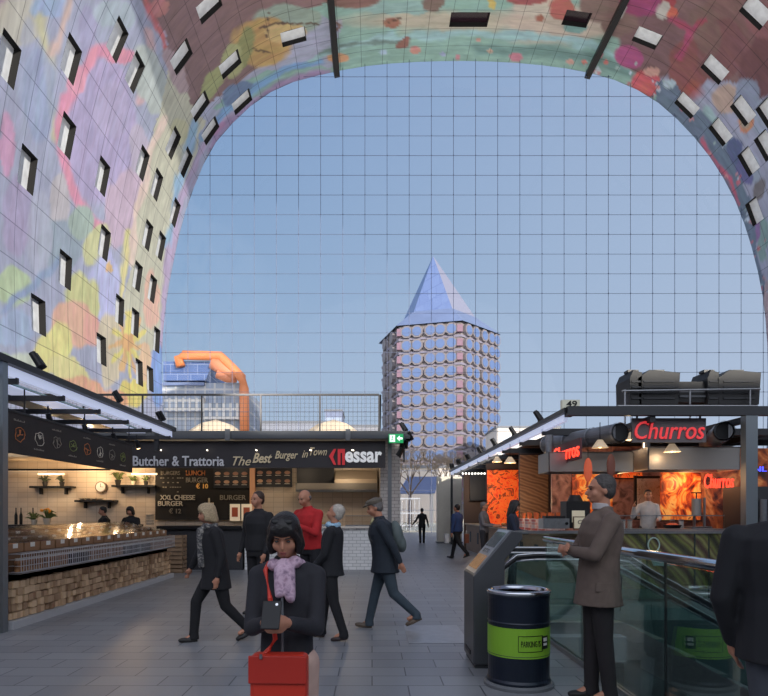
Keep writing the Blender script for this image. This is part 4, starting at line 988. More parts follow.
for k in range(9): MB().ell((-.45+k*.125,0,0),(.035,.035,.04),u=8,v=6).build('bulb', mat('bulb',(255,250,240),.4,emit=(255,250,240),es=3), t)
# hoods
def hood(px0,px1,py0,py1,d,label,m_):
    a = P(px0,py1,d); b2 = P(px1,py0,d); t = thing('extractor_hood',((a.x+b2.x)/2,d+.35,a.z),label,'hood'); w2=(b2.x-a.x)/2; h=b2.z-a.z
    mb = MB(); mb.box((-w2,-.4,0),(w2,-.37,h)).box((-w2,.37,0),(w2,.4,h)).box((-w2,-.4,0),(-w2+.03,.4,h)).box((w2-.03,-.4,0),(w2,.4,h)).box((-w2,-.4,h-.03),(w2,.4,h)); mb.build('hood', m_, t, bevel=.01)
    MB().box((-w2+.05,-.35,.05),(w2-.05,.35,.07)).build('filter', DARK, t); MB().cyl((-w2*.85,0,h),(-w2*.85,0,3.12-a.z),.08,n=16).build('flue', STEEL, t)
HM = mat('hood_steel',(150,146,142),.4,.5); hood(548,633,452,472,12.5,'wide brushed steel extractor hood on the left of the churros stall',HM); hood(647,739,447,470,12.3,'wide brushed steel extractor hood right of the hanging lamp',HM)
# counter
cc = thing('churros_counter', (6,11.9,0),'churros stall counter with green and brown striped poster front','counter')
T = Matrix.Translation((-6,-11.9,0))
PM = pattern('counter_poster','wave',[(60,44,32),(128,120,58),(104,74,52),(156,142,84),(80,42,36)],(.55,.55,.65),.4,rot=(0,R(35),0),dist=3.5)
MB().box((4.3,11.9,0),(7.0,12.5,1.10),T).build('poster_front', PM, cc)
MB().box((4.25,11.84,1.10),(7.0,12.55,1.17),T).build('worktop', STEEL, cc)
for x in (6.28,5.35): MB().box((x,11.88,.02),(x+.02,11.9,1.1),T).build('joint_strip', DARK, cc)
# outline portrait on the counter poster
mb = MB(); c = P(654,0,11.86); PT = mat('print_white',(190,196,190),.5)
ring = [T @ Vector((c.x+.11*math.cos(a),11.87,.86+.14*math.sin(a))) for a in [R(k) for k in range(0,361,24)]]
mb.path(ring,.014,5).path([T @ Vector(v) for v in ((c.x-.24,11.87,.60),(c.x-.08,11.87,.73),(c.x+.08,11.87,.73),(c.x+.3,11.87,.55))],.014,5); mb.build('printed_outline', PT, cc)
mb = MB(); mb.prism([T @ Vector(v) for v in ((c.x-.05,11.885,.60),(c.x+.1,11.885,.73),(c.x+.46,11.885,.45),(c.x,11.885,.45))],(0,.01,0)).build('printed_shirt', mat('print_shirt',(130,150,150),.5), cc)
MB().box((4.35,11.95,1.17),(6.9,11.965,1.42),T).build('glass_screen', ACR, cc)
MB().box((4.35,11.93,1.42),(6.9,12.06,1.44),T).build('glass_shelf', STEEL, cc)
# side counters along the aisle
for k,(y0,y1,c,l) in enumerate(((12.9,16.4,(150,118,90),'brown counter along the aisle beside the churros stall'),(16.9,19.9,(158,128,100),'light brown counter of the second stall along the aisle'),(20.5,24.6,(140,112,92),'brown counter of the farthest stall along the aisle'))):
    t = thing('aisle_counter',(4.1,y0,0),l,'counter'); L = y1-y0
    MB().box((-.3,0,0),(.3,L,1.0)).build('cabinet', mat('aisle_%d' % k,c,.6,noise=.1), t); MB().box((-.36,-.03,1.0),(.34,L+.03,1.05)).build('worktop', mat('aisle_top',(176,150,120),.4), t)
    MB().box((-.31,L*.3,.35),(-.3,L*.3+.3,.75)).box((-.31,L*.7,.35),(-.3,L*.7+.3,.75)).build('door_panel', DARK, t)
# goods on counters
def goods(loc,label,cat,name,bits,group=None):
    t = thing(name,loc,label,cat,group)
    for nm,mb,m_ in bits: mb.build(nm,m_,t)
    return t
for k in range(5):
    goods((4.0,13.3+k*.62,1.05),'red and white paper box of churros cones on the aisle counter, %s from the camera' % ORD[k],'box','paper_box',
      [('box',MB().box((-.16,-.16,0),(.16,.16,.28)),pattern('red_white','brick',[(196,60,50),(220,200,190)],(1,1,1),.6,rot=(R(90),0,0),bw=.09,bh=.07,mcol=(226,216,206))),('cones',MB().cyl((-.07,0,.28),(-.07,0,.42),.03,.05).cyl((.07,.03,.28),(.07,.03,.44),.03,.05),mat('cone_orange',(216,110,60),.6))],'paper boxes on the aisle counter')
for k in range(3):
    goods((4.15,17.3+k*.8,1.05),'tray of pastries on the second aisle counter, %s from the camera' % ORD[k],'tray','pastry_tray',
      [('tray',MB().box((-.2,-.25,0),(.2,.25,.03)),STEEL),('pastry',MB().ell((-.08,-.1,.07),(.08,.07,.05)).ell((.08,.05,.07),(.08,.07,.05)).ell((-.05,.12,.07),(.08,.07,.05)),mat('pastry',(190,130,76),.6))],'pastry trays')
goods((P(556,0,12.2).x,12.35,1.17),'steel churros fryer at the left end of the churros counter','fryer','fryer',[('body',MB().box((-.26,-.18,0),(.26,.18,.2)),STEEL),('basket',MB().box((-.2,-.12,.2),(.2,.12,.25)),BLACK),('knob',MB().cyl((.2,-.18,.1),(.2,-.21,.1),.03),BLACK)])
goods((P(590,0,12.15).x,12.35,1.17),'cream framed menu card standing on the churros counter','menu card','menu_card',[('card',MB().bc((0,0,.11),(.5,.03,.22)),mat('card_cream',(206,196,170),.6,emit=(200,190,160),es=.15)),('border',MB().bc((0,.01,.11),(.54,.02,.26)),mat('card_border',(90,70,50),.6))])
t = COL.objects['menu_card']; text('Churros',.36,(0,-.02,.13),DARK,t,shear=.2,height=.08)
goods((P(575,0,12.6).x,12.6,1.17),'black hot-drinks machine with cream label behind the menu card','machine','drinks_machine',[('body',MB().box((-.24,-.2,0),(.24,.2,.55)).cyl((0,0,.55),(0,0,.68),.16,.1,16),BLACK),('label_plate',MB().box((-.13,-.21,.12),(.13,-.2,.36)),mat('card_cream',(206,196,170),.6))]) 
goods((P(700,0,12.25).x,12.35,1.17),'steel churros press with glass cylinder on the counter','machine','churros_press',[('stand',MB().box((-.2,-.18,0),(.2,.18,.04)).box((-.02,.1,.04),(.02,.14,.55)).box((.12,-.02,.04),(.16,.02,.62)),STEEL),('cylinder',MB().cyl((-.02,0,.25),(-.02,0,.6),.09,n=18),HM),('handle',MB().cyl((-.02,0,.6),(-.02,0,.72),.012).cyl((-.12,0,.72),(.08,0,.72),.012),BLACK)])
goods((P(676,0,12.2).x,12.35,1.17),'black griddle pan with orange food on the churros counter','pan','griddle_pan',[('pan',MB().lathe([(.14,0),(.18,.07),(.17,.07),(.13,.015)],n=20),BLACK),('food',MB().ell((0,0,.06),(.12,.12,.05)),mat('food_red',(226,100,60),.6,emit=(226,100,60),es=.2))])
for k in range(6):
    px = 612+k*7 if k < 4 else 640+k*9
    goods((P(px,0,12.2).x,12.35,1.17),'clear topping jar on the churros counter, %s from the left' % ['first','second','third','fourth','fifth','sixth'][k],'jar','topping_jar',[('jar_body',MB().cyl((0,0,0),(0,0,.15),.045,n=12),mat('topping_%d' % (k%3),[(176,170,160),(120,70,50),(190,190,186)][k%3],.3)),('lid',MB().cyl((0,0,.15),(0,0,.18),.05,n=12),STEEL)],'topping jars')
# framed poster with figure background (white fridge front)
t = thing('framed_poster', P(648,520,13.8),'large pale poster in a black frame behind the churros worker','poster'); h = P(648,476,13.8).z-P(648,520,13.8).z
MB().box((-.33,-.05,0),(.33,.0,h)).build('frame', BLACK, t); MB().box((-.27,-.06,.03),(.27,-.05,h-.06)).build('print', pattern('floral_print','noise',[(190,160,136),(206,180,156),(150,110,90)],(8,8,8),.6,dist=3), t)
# hanging decorative churros and pendants
for k,(px,py) in enumerate(((588,470),(611,466))):
    t = thing('hanging_churro_sign', P(px,py,11.9),['glowing oval churro sign hanging over the churros counter, left one','dark oval churro sign hanging over the churros counter, right one'][k],'hanging sign')
    MB().ell((0,0,0),(.085,.04,.24)).build('churro', [mat('churro_lit',(190,90,60),.6,emit=(220,90,50),es=.3),mat('churro_dark',(120,70,56),.6)][k], t); MB().cyl((0,0,.2),(0,0,.62),.006,n=5).build('cord', BLACK, t)
pd = empty('pendant_lamp'); MB().lathe([(.05,.16),(.16,0),(.155,0),(.045,.155)],n=20).build('lamp_shade', mat('shade_cream',(222,200,170),.5,emit=(230,200,160),es=.25), pd); MB().cyl((0,0,.16),(0,0,.5),.008,n=5).build('cord', BLACK, pd); MB().ell((0,0,.05),(.04,.04,.05)).build('bulb', mat('bulb_warm',(255,220,160),.4,emit=(255,215,150),es=7), pd)
for k,(px,py,d) in enumerate(((510,463,16.0),(672,452,11.9),(632,440,12.6),(497,462,19),(600,448,11.9))):
    o = pd if k == 0 else dup(pd); o.location = P(px,py,d); tag(o,['cream cone pendant lamp under the canopy beside the brown striped panel','cream pendant lamp in front of the right extractor hood','cream pendant lamp left of the Churros sign box','small cream pendant lamp above the red-orange food poster','cream pendant lamp above the left extractor hood'][k],'pendant lamp','pendant lamps in the right stalls')
    if k < 4: lamp('lamp_light', P(px,py+4,d), 5, color=(1,.7,.42))
lamp('lamp_light', P(600,478,13.6), 22, color=(1,.55,.25)); lamp('lamp_light', P(690,480,13.0), 12, color=(1,.6,.3)); lamp('lamp_light', P(500,490,19), 14, color=(1,.5,.25)); lamp('lamp_light', P(475,490,24), 14, color=(1,.75,.5)); lamp('lamp_light', P(530,500,15.6), 10, color=(1,.7,.4))
# cabinet beyond the post
t = thing('dark_cabinet', (7.75,12.3,0),'dark appliance cabinet right of the steel post','cabinet'); MB().box((-.5,-.3,0),(.7,.3,2.0)).build('body', DARK, t); MB().box((-.35,-.32,.9),(-.3,-.3,1.7)).build('handle', CHROME, t); MB().cyl((-.1,-.36,1.25),(-.1,-.36,1.75),.07,n=16).build('steel_tank', STEEL, t)

# ------------------------------------------------------------------ escalator, glass guards, kiosk, bin
GL = glass('guard_glass', (.80,.90,.88), .015, .01, .35)
g1 = thing('glass_guard', (2.06,5,0),'glass guard with thick polished handrail beside the escalator opening, where the man stands','guard rail')
T = Matrix.Translation((-2.06,-5,0))
for y0,y1 in ((3.42,4.30),(4.32,6.0),(6.02,7.2)): MB().box((2.05,y0,.03),(2.065,y1,1.14),T).build('glass_pane', GL, g1)
MB().cyl(T @ Vector((2.06,3.4,1.18)), T @ Vector((2.06,7.25,1.18)),.036,n=16).build('hand_rail', CHROME, g1, smooth=False)
MB().box((2.03,3.4,0),(2.05,7.25,.05),T).box((2.065,3.4,0),(2.085,7.25,.05),T).build('base_rail', STEEL, g1)
mb = MB()
for y in (4.31,6.01): mb.cyl(T @ Vector((2.075,y,0)), T @ Vector((2.075,y,1.16)),.011,n=8)
mb.build('joint_post', BLACK, g1)
g2 = thing('glass_guard', (4.5,10.2,0),'glass guard with flat dark rail along the far side of the escalator opening','guard rail')
T = Matrix.Translation((-4.5,-10.2,0)); xa, xb = P(515,0,10.2).x, 8.9
for k in range(4): MB().box((xa+k*(xb-xa)/4+.01,10.19,.03),(xa+(k+1)*(xb-xa)/4-.01,10.205,1.14),T).build('glass_pane', GL, g2)
MB().box((xa,10.17,1.14),(xb,10.23,1.19),T).build('hand_rail', STEEL, g2); MB().box((xa,10.17,0),(xb,10.23,.05),T).build('base_rail', STEEL, g2)
mb = MB()
for k in range(5): x = xa+k*(xb-xa)/4; mb.cyl(T @ Vector((x,10.22,0)), T @ Vector((x,10.22,1.15)),.014,n=8)
mb.build('joint_post', DARK, g2)
es = thing('escalator', (3.06,8.2,0),'escalator with glass balustrades and black handrails going down to the right','escalator')
T = Matrix.Translation((-3.06,-8.2,0)); sl_ = math.tan(R(29)); HR = []
def hrp(x): return 0.96 if x < 3.1 else .96-(x-3.1)*sl_
for y in (7.6,8.9):
    pts = [Vector((2.05,y,.16)),Vector((1.80,y,.20)),Vector((1.62,y,.36)),Vector((1.55,y,.58)),Vector((1.62,y,.80)),Vector((1.80,y,.94)),Vector((2.05,y,.96)),Vector((3.0,y,.96)),Vector((3.2,y,.93))]+[Vector((x,y,hrp(x)+.0)) for x in (3.5,4.5,6,8.8)]
    MB().path([T @ p for p in pts],.038,10).build('hand_rail', mat('rubber',(30,30,33),.35), es, smooth=True)
    MB().path([T @ (p+Vector((0,0,-.05))) for p in pts[5:]],.016,8).path([T @ (p+Vector((0,-.03,.025))) for p in pts[4:]],.010,8).build('rail_profile', CHROME, es, smooth=True)
    poly = [(2.0,y,.14),(1.8,y,.22),(1.66,y,.38),(1.60,y,.58),(1.67,y,.77),(1.82,y,.90),(2.05,y,.915),(3.05,y,.91),(3.25,y,.87),(8.8,y,hrp(8.8)-.05),(8.8,y,hrp(8.8)-.8),(3.2,y,.05)]
    MB().prism([T @ Vector(p) for p in poly],(0,.012,0)).build('glass_balustrade', GL, es)
    MB().prism([T @ Vector(p) for p in ((1.75,y-.1,0),(1.75,y-.1,.14),(3.1,y-.1,.14),(8.9,y-.1,hrp(8.9)-.78),(8.9,y-.1,hrp(8.9)-1.25),(3.1,y-.1,-.3),(3.05,y-.1,0))],(0,.2,0)).build('skirt', STEEL, es)
st = MB(); x = 3.3
while x < 8.8:
    z = -(x-3.1)*sl_; st.box((x,7.72,z-.22),(x+.40,8.78,z),T); x += .40
st.build('steps', mat('step_grey',(110,112,116),.5,.4), es)
MB().box((1.95,7.7,0.0),(3.3,8.8,.015),T).build('landing_plate', STEEL, es)
MB().box((3.1,7.5,-5),(3.3,9.0,-.32),T).build('support', DARK, es)
# information kiosk
kd = thing('information_kiosk', (1.1,5.83,0),'dark steel information kiosk with a slanted screen top, behind the drum bin','kiosk')
T = Matrix.Translation((-1.1,-5.83,0)); K = mat('kiosk_steel',(84,86,90),.38,.5)
prof = [(.97,.04),(.97,.885),(1.335,1.325),(1.435,1.31),(1.44,1.24),(1.27,1.04),(1.27,.04)]
MB().prism([T @ Vector((x,5.83,z)) for x,z in prof],(0,.60,0)).build('housing', K, kd, bevel=.008)
MB().box((.99,5.85,0),(1.25,6.41,.04),T).build('plinth', DARK, kd)
a = Vector((.97,0,.885)); b2 = Vector((1.335,0,1.325)); u = (b2-a).normalized(); n_ = Vector((-u.z,0,u.x))
def kscreen(t0,t1,y0,y1,m_,nm,th=.008):
    L = (b2-a).length; p = [a+u*(L*t0),a+u*(L*t1)]
    MB().prism([T @ (q+Vector((0,y,0))+n_*.001) for q,y in ((p[0],y0),(p[1],y0),(p[1],y1),(p[0],y1))], n_*th).build(nm, m_, kd)
kscreen(.05,.98,5.87,6.39,mat('kiosk_face',(170,172,178),.3,.7),'screen_frame',.006)
kscreen(.12,.42,5.92,6.34,mat('screen_map',(150,112,70),.15,emit=(150,110,70),es=.3),'screen',.012); kscreen(.6,.92,5.92,6.34,mat('screen_dark',(90,98,102),.12),'screen',.012)
kscreen(.47,.55,6.0,6.26,CHROME,'speaker_grille',.014)
MB().box((.962,6.0,.1),(.97,6.3,.14),T).build('vent', BLACK, kd)
# oil drum bin
bn = thing('drum_bin', (1.28,5.33,0),'dark blue oil drum bin with a lime green band and pale rim','bin')
NB = mat('drum_blue',(24,32,46),.35,.3)
MB().lathe([(.27,.03),(.272,.06),(.262,.08),(.262,.28),(.268,.29),(.262,.30),(.262,.55),(.268,.56),(.262,.57),(.262,.76),(.268,.79),(.262,.81),(.235,.81),(.235,.5),(.05,.5)],n=48).build('drum', NB, bn, smooth=False)
MB().lathe([(.262,.275),(.2665,.275),(.2665,.525),(.262,.525)],n=48).build('green_band', mat('lime',(124,172,44),.45), bn)
mb = MB(); ring = []
MB().lathe([(.225,.80),(.225,.825),(.25,.835),(.275,.825),(.275,.80),(.25,.795),(.225,.80)],n=48).build('rim', CHROME, bn, smooth=True)
MB().lathe([(.30,0),(.30,.025),(.285,.04),(.26,.04)],n=48).build('base_ring', GREYP, bn)
# wrapped lettering PARKING IS with a dark square mark
def wrap(o, r, ang0):
    for v in o.data.vertices:
        a = ang0+v.co.x/r; rr_ = r-v.co.y; v.co.x = rr_*math.sin(a); v.co.y = -rr_*math.cos(a)
o = text('PARKING IS',.175,(0,0,.40),BLACK,bn,height=.05,ext=.004); wrap(o,.268,.17)
mb = MB()
for k in range(12): 
    for z0 in (.335,.465): mb.bc((-.1+k*.0185,0,z0),(.019,.003,.005))
for x in (-.11,.112): mb.bc((x,0,.40),(.004,.003,.13))
o = mb.build('printed_frame', BLACK, bn); wrap(o,.268,.17)
mb = MB(); 
for k in range(4): mb.bc((-.03+k*.02,0,.405),(.02,.003,.11))
o = mb.build('printed_square', BLACK, bn); wrap(o,.269,.70)
mb = MB().bc((0,0,.43),(.045,.003,.03)).bc((0,0,.39),(.045,.003,.02)); o = mb.build('printed_mark', WHITE, bn); wrap(o,.272,.70)
#__PART3__
# ------------------------------------------------------------------ people
HAIRM = {'black': mat('hair_black',(22,18,18),.5,bump=.6,nscale=60), 'grey': mat('hair_grey',(104,100,98),.6,noise=.25,bump=.8,nscale=70), 'white': mat('hair_white',(176,168,158),.6,noise=.25,bump=.8,nscale=70), 'blond': mat('hair_blond',(170,148,116),.6,noise=.25,bump=.8,nscale=70), 'brown': mat('hair_brown',(60,44,34),.6), 'dkgrey': mat('hair_dkgrey',(66,62,60),.6,noise=.25,bump=.8,nscale=70)}
EYE_M = mat('eye',(24,18,16),.2); LIPS = mat('lips',(150,78,72),.5)
def Rx(a): return Matrix.Rotation(a, 3, 'X')
def cl(name, rgb, noise=.08): return mat('cloth_'+name, rgb, .85, noise=noise, nscale=14, bump=.15)
def person(loc, face, H, label, top, trousers, legs=((8,4),(-8,6)), lean=0, armR=((-.15,0,-1),(-.05,-.2,-1)), armL=None, hair='short', hairc='black',
           head=(0,0), coat=0.0, shoes=(24,22,22), vox=.014, bulk=1.0, skirt=None, female=False, extras=None, roll=0, bare_legs=False, hands='relaxed', gap=1.0):
    """legs: per side (thigh forward angle, knee bend) for right (-x) and left (+x); figure faces local -Y"""
    s = H/1.75; fx = Vector((0,-1,0)); root = Vector((0,0,0))
    hip = {}; knee = {}; ank = {}; pit = {}
    for i, sx in enumerate((-1,1)):
        a, k = R(legs[i][0]), R(legs[i][1]); h = Vector((sx*.092*s*gap,0,0)); kn = h+Vector((sx*.005,-math.sin(a),-math.cos(a)))*.43*s; an = kn+Vector((0,-math.sin(a-k),-math.cos(a-k)))*.41*s
        hip[sx], knee[sx], ank[sx] = h, kn, an; pit[sx] = max(-.9, min(.35, (a-k)*.55 if (a-k) < 0 else (a-k)*.6))
    low = min((ank[x].z-.075*s-(math.sin(-pit[x])*.12*s if pit[x] < 0 else 0)) for x in (-1,1)); up = Vector((0,0,-low))
    for x in (-1,1): hip[x] += up; knee[x] += up; ank[x] += up
    pel = up.copy(); TR = Matrix.Rotation(R(roll),3,'Y') @ Rx(R(lean)); 
    def tp(x,y,z): return pel+TR @ (Vector((x,y,z))*s)
    sw = (.165 if female else .19); sw *= 1+(bulk-1)*.45; cw = (.135 if female else .155)*bulk; cd = (.098 if female else .112)*bulk
    nb = tp(0,.015,.52); hc = tp(0,-.015,.715) ; HM_ = Matrix.Rotation(R(head[1]),3,'Z') @ TR @ Rx(R(head[0])); hc = tp(0,.006,.578)+HM_ @ Vector((0,-.02,.115))*s
    def hp(x,y,z): return hc+HM_ @ (Vector((x,y,z))*s)
    if armL is None: armL = tuple((-v[0],v[1],v[2]) for v in armR)
    sh = {}; el = {}; wr = {}; fd = {}
    for sx, ar in ((-1,armR),(1,armL)):
        sh[sx] = tp(sx*sw,.01,.46); u = TR @ Vector(ar[0]).normalized(); f = TR @ Vector(ar[1]).normalized()
        el[sx] = sh[sx]+u*.285*s; wr[sx] = el[sx]+f*.25*s; fd[sx] = f
    # body: one continuous surface
    b = MB(); I = Matrix.Identity(3)
    b.loft([(tp(0,0,-.06),.13*s*bulk,.10*s,TR),(tp(0,0,.05),.14*s*bulk,.10*s,TR),(tp(0,0,.2),.115*s*bulk,.085*s*bulk,TR),(tp(0,0,.36),cw*s,cd*s,TR),(tp(0,.01,.46),cw*s,cd*.85*s,TR),(tp(0,.01,.52),.07*s,.06*s,TR)])
    [b.cap(tp(0,.01,.49),tp(x*sw*.92,.01,.455),.055*s,.050*s) for x in (-1,1)]; b.cap(tp(0,.015,.48),hc+HM_ @ Vector((0,.02,-.06))*s,.058*s,.052*s)
    for x in (-1,1):
        b.cap(hip[x],knee[x],.078*s,.055*s); b.cap(knee[x],ank[x],.054*s,.036*s); b.cap(ank[x],ank[x]+Vector((0,-.10,-.045))*s,.036*s,.028*s)
        b.cap(sh[x],el[x],.048*s,.038*s); b.cap(el[x],wr[x],.038*s,.026*s)
    # head
    b.ell(hp(0,.012,.03),(.074*s,.094*s,.088*s),HM_); b.ell(hp(0,-.018,-.035),(.058*s,.070*s,.066*s),HM_); b.ell(hp(0,-.052,-.075),(.030*s,.028*s,.024*s),HM_)
    b.cap(hp(0,-.088,.006),hp(0,-(.102 if female else .108),-.026),.008*s,(.0115 if female else .0135)*s); b.ell(hp(0,-.074 if female else -.076,.03),(.05*s,.015*s,.012*s),HM_)
    b.ell(hp(0,-.084,-.055),(.024*s,.012*s,.011*s),HM_)
    for x in (-1,1): b.ell(hp(x*.036,-.056,-.028),((.026 if female else .025)*s,.026*s,.028*s),HM_); b.ell(hp(x*.074,.012,-.008),(.010*s,.020*s,.030*s),HM_)
    # hands
    for x in (-1,1):
        f = fd[x]; side = TR @ Vector((-x,0,0)); side = (side-f*side.dot(f)); side = side.normalized() if side.length > .2 else Vector((0,0,1)).cross(f).normalized()
        wd = f.cross(side).normalized()      # spread direction of the fingers
        if wd.y > 0: wd = -wd
        pc = wr[x]+f*.05*s; b.cap(wr[x],pc,.026*s,.028*s)
        Mx = Matrix((wd, side, f)).transposed(); b.ell(pc,(.038*s,.017*s,.045*s),Mx)
        curl = .9 if hands == 'hold' else .35
        for j, ln in enumerate((.066,.074,.070,.056)):
            r0 = wr[x]+f*.085*s+wd*(.029-.0195*j)*s; d1 = (f+side*curl*.5).normalized(); d2 = (f+side*curl*1.6).normalized()
            m1 = r0+d1*ln*.5*s; b.cap(r0-f*.02*s,m1,.0085*s,.0078*s); b.cap(m1,m1+d2*ln*.5*s,.0078*s,.0065*s)
        t0 = wr[x]+f*.03*s+wd*.03*s; t1 = t0+(f*.7+wd*.6+side*.35).normalized()*.034*s; b.cap(t0,t1,.0105*s,.009*s); b.cap(t1,t1+(f*.9+side*.5).normalized()*.028*s,.009*s,.0075*s)
    o = b.build('person', SKIN, remesh=min(vox,.0085) if vox < .012 else vox, sm=2)
    tag(o, label, 'person'); o.location = loc; o.rotation_euler.z = face
    # trousers
    if trousers:
        b = MB(); th = .02
        b.loft([(tp(0,0,-.10),.14*s*bulk,.115*s*bulk,TR),(tp(0,0,.0),.155*s*bulk,.12*s*bulk,TR),(tp(0,0,.10),.145*s*bulk,.115*s*bulk,TR)])
        for x in (-1,1):
            b.cap(hip[x]-Vector((0,0,.01)),knee[x],.094*s*bulk**.5,.068*s); b.cap(knee[x],ank[x]+Vector((0,0,.01)),.068*s,.055*s)
            b.cyl(ank[x]+Vector((0,0,.03)),ank[x]-Vector((0,0,.052))*s,.056*s,.066*s)
        b.build('trousers', trousers, o, remesh=vox, sm=2)
    for x in (-1,1):
        b = MB(); Q = Rx(-pit[x]) if pit[x] > 0 else Rx(-pit[x]); A = ank[x]
        def fp(x_,y,z): return A+Q @ (Vector((x_,y,z))*s)
        b.ell(fp(0,-.015,-.045),(.040*s,.06*s,.035*s),Q); b.ell(fp(0,-.10,-.05),(.046*s,.085*s,.028*s),Q); b.cap(fp(0,.0,.035),fp(0,-.01,-.04),.043*s,.041*s); b.cap(fp(0,-.01,-.02),fp(0,-.06,-.045),.042*s,.036*s)
        b.prism([fp(-.035,.045,-.078),(fp(-.045,-.1,-.078)),fp(-.025,-.175,-.074),fp(.025,-.175,-.074),fp(.045,-.1,-.078),fp(.035,.045,-.078)], Q @ Vector((0,0,.025*s)))
        b.build('shoe', mat('shoe_%d_%d_%d' % shoes, shoes, .5), o, remesh=max(vox*.7,.007), sm=2)
    # top / coat
    tm = top; j = MB(); g = .024*bulk
    rings = []
    if coat > 0: rings.append((pel+Vector((0,0,-coat*s)),(.175*bulk)*s,(.155*bulk)*s,I)); rings.append((pel+Vector((0,0,-coat*.5*s)),(.172*bulk)*s,(.14*bulk)*s,I))
    else: rings.append((tp(0,0,-.03),.165*s*bulk,.13*s*bulk,TR))
    rings += [(tp(0,0,.06),.162*s*bulk,.128*s*bulk,TR),(tp(0,0,.2),(.132+.025)*s*bulk,(.10+.02)*s*bulk,TR),(tp(0,0,.36),(cw+.03)*s,(cd+.03)*s,TR),(tp(0,.01,.46),(cw+.025)*s,(cd*.85+.03)*s,TR),(tp(0,.015,.535),.085*s,.075*s,TR)]
    j.loft(rings); [j.cap(tp(0,.01,.505),tp(x*sw*.94,.01,.462),.068*s,.060*s) for x in (-1,1)]; j.loft([(tp(0,.015,.50),.085*s,.08*s,TR),(tp(0,.012,.575),.066*s,.066*s,TR)])
    for x in (-1,1):
        j.cap(sh[x],el[x],.062*s*bulk**.5,.050*s*bulk**.5); j.cap(el[x],el[x].lerp(wr[x],.93),.050*s*bulk**.5,.038*s)
    j.build('jacket', tm, o, remesh=vox, sm=2)
    # hair
    hm = HAIRM[hairc]; h = MB()
    if hair in ('short','cap','long','bob'):
        h.ell(hp(0,.026,.046),(.082*s,.094*s,.086*s),HM_); h.ell(hp(0,.045,-.0),(.076*s,.07*s,.075*s),HM_)
        for x in (-1,1): h.cap(hp(x*.062,-.01,.05),hp(x*.066,.02,.0),.018*s,.016*s)
        if hair in ('long','bob'):
            h.cap(hp(-.045,-.070,.068),hp(.045,-.070,.068),.022*s,.022*s); h.ell(hp(0,-.01,.065),(.083*s,.09*s,.07*s),HM_)
            for x in (-1,1): h.cap(hp(x*.05,-.068,.06),hp(x*.074,-.04,.0),.018*s,.018*s); h.cap(hp(x*.074,-.04,.0),hp(x*.074,-.03,-.07),.018*s,.022*s)
            ln = -.20 if hair == 'long' else -.085
            for x in (-1,1): h.cap(hp(x*.066,-.01,.05),hp(x*.078,-.005,ln*.5),.026*s,.03*s); h.cap(hp(x*.078,-.005,ln*.5),hp(x*.07,.02,ln),.03*s,.024*s)
            h.cap(hp(0,.06,.03),hp(0,.075,ln),.062*s,.058*s); h.cap(hp(-.04,.05,0),hp(-.04,.065,ln),.05*s,.045*s); h.cap(hp(.04,.05,0),hp(.04,.065,ln),.05*s,.045*s)
        h.build('hair', hm, o, remesh=max(vox*.8,.008), sm=2)
    elif hair == 'bald':
        h.ell(hp(0,.06,-.01),(.073*s,.05*s,.05*s),HM_)
        for x in (-1,1): h.cap(hp(x*.066,.03,.01),hp(x*.06,.06,-.01),.018*s,.02*s)
        h.build('hair', hm, o, remesh=max(vox*.8,.008), sm=2)
    if hair == 'cap':
        c = MB(); c.ell(hp(0,.01,.085),(.094*s,.118*s,.042*s),HM_); c.loft([(hp(0,.012,.045),.086*s,.105*s,HM_),(hp(0,.01,.085),.092*s,.112*s,HM_)]); c.ell(hp(0,-.105,.055),(.062*s,.05*s,.012*s),HM_ @ Rx(R(12)))
        c.build('flat_cap', cl('cap',(96,88,78)), o, remesh=.009, sm=2)
    if vox < .016:
        for x in (-1,1):
            MB().ell(hp(x*.031,-.083,.008),(.011*s,.007*s,.0055*s),HM_,12,8).build('eye', EYE_M, o, smooth=True)
            MB().cap(hp(x*.018,-.090,.026),hp(x*.044,-.080,.028),.0035*s,.003*s).build('eyebrow', hm, o, smooth=True)
        MB().ell(hp(0,-.0945,-.052),(.020*s,.005*s,.0045*s),HM_,12,6).ell(hp(0,-.094,-.060),(.016*s,.005*s,.0045*s),HM_,12,6).build('lips', LIPS, o, smooth=True)
    if extras: extras(o, tp, hp, wr, el, sh, fd, s, TR, HM_, pel)
    return o
LEFT = R(-90); RIGHT = R(90); AWAY = R(180)   # facing image left / right / away
def W(px, d): return Vector(((px-VX)/F*d, d, 0))

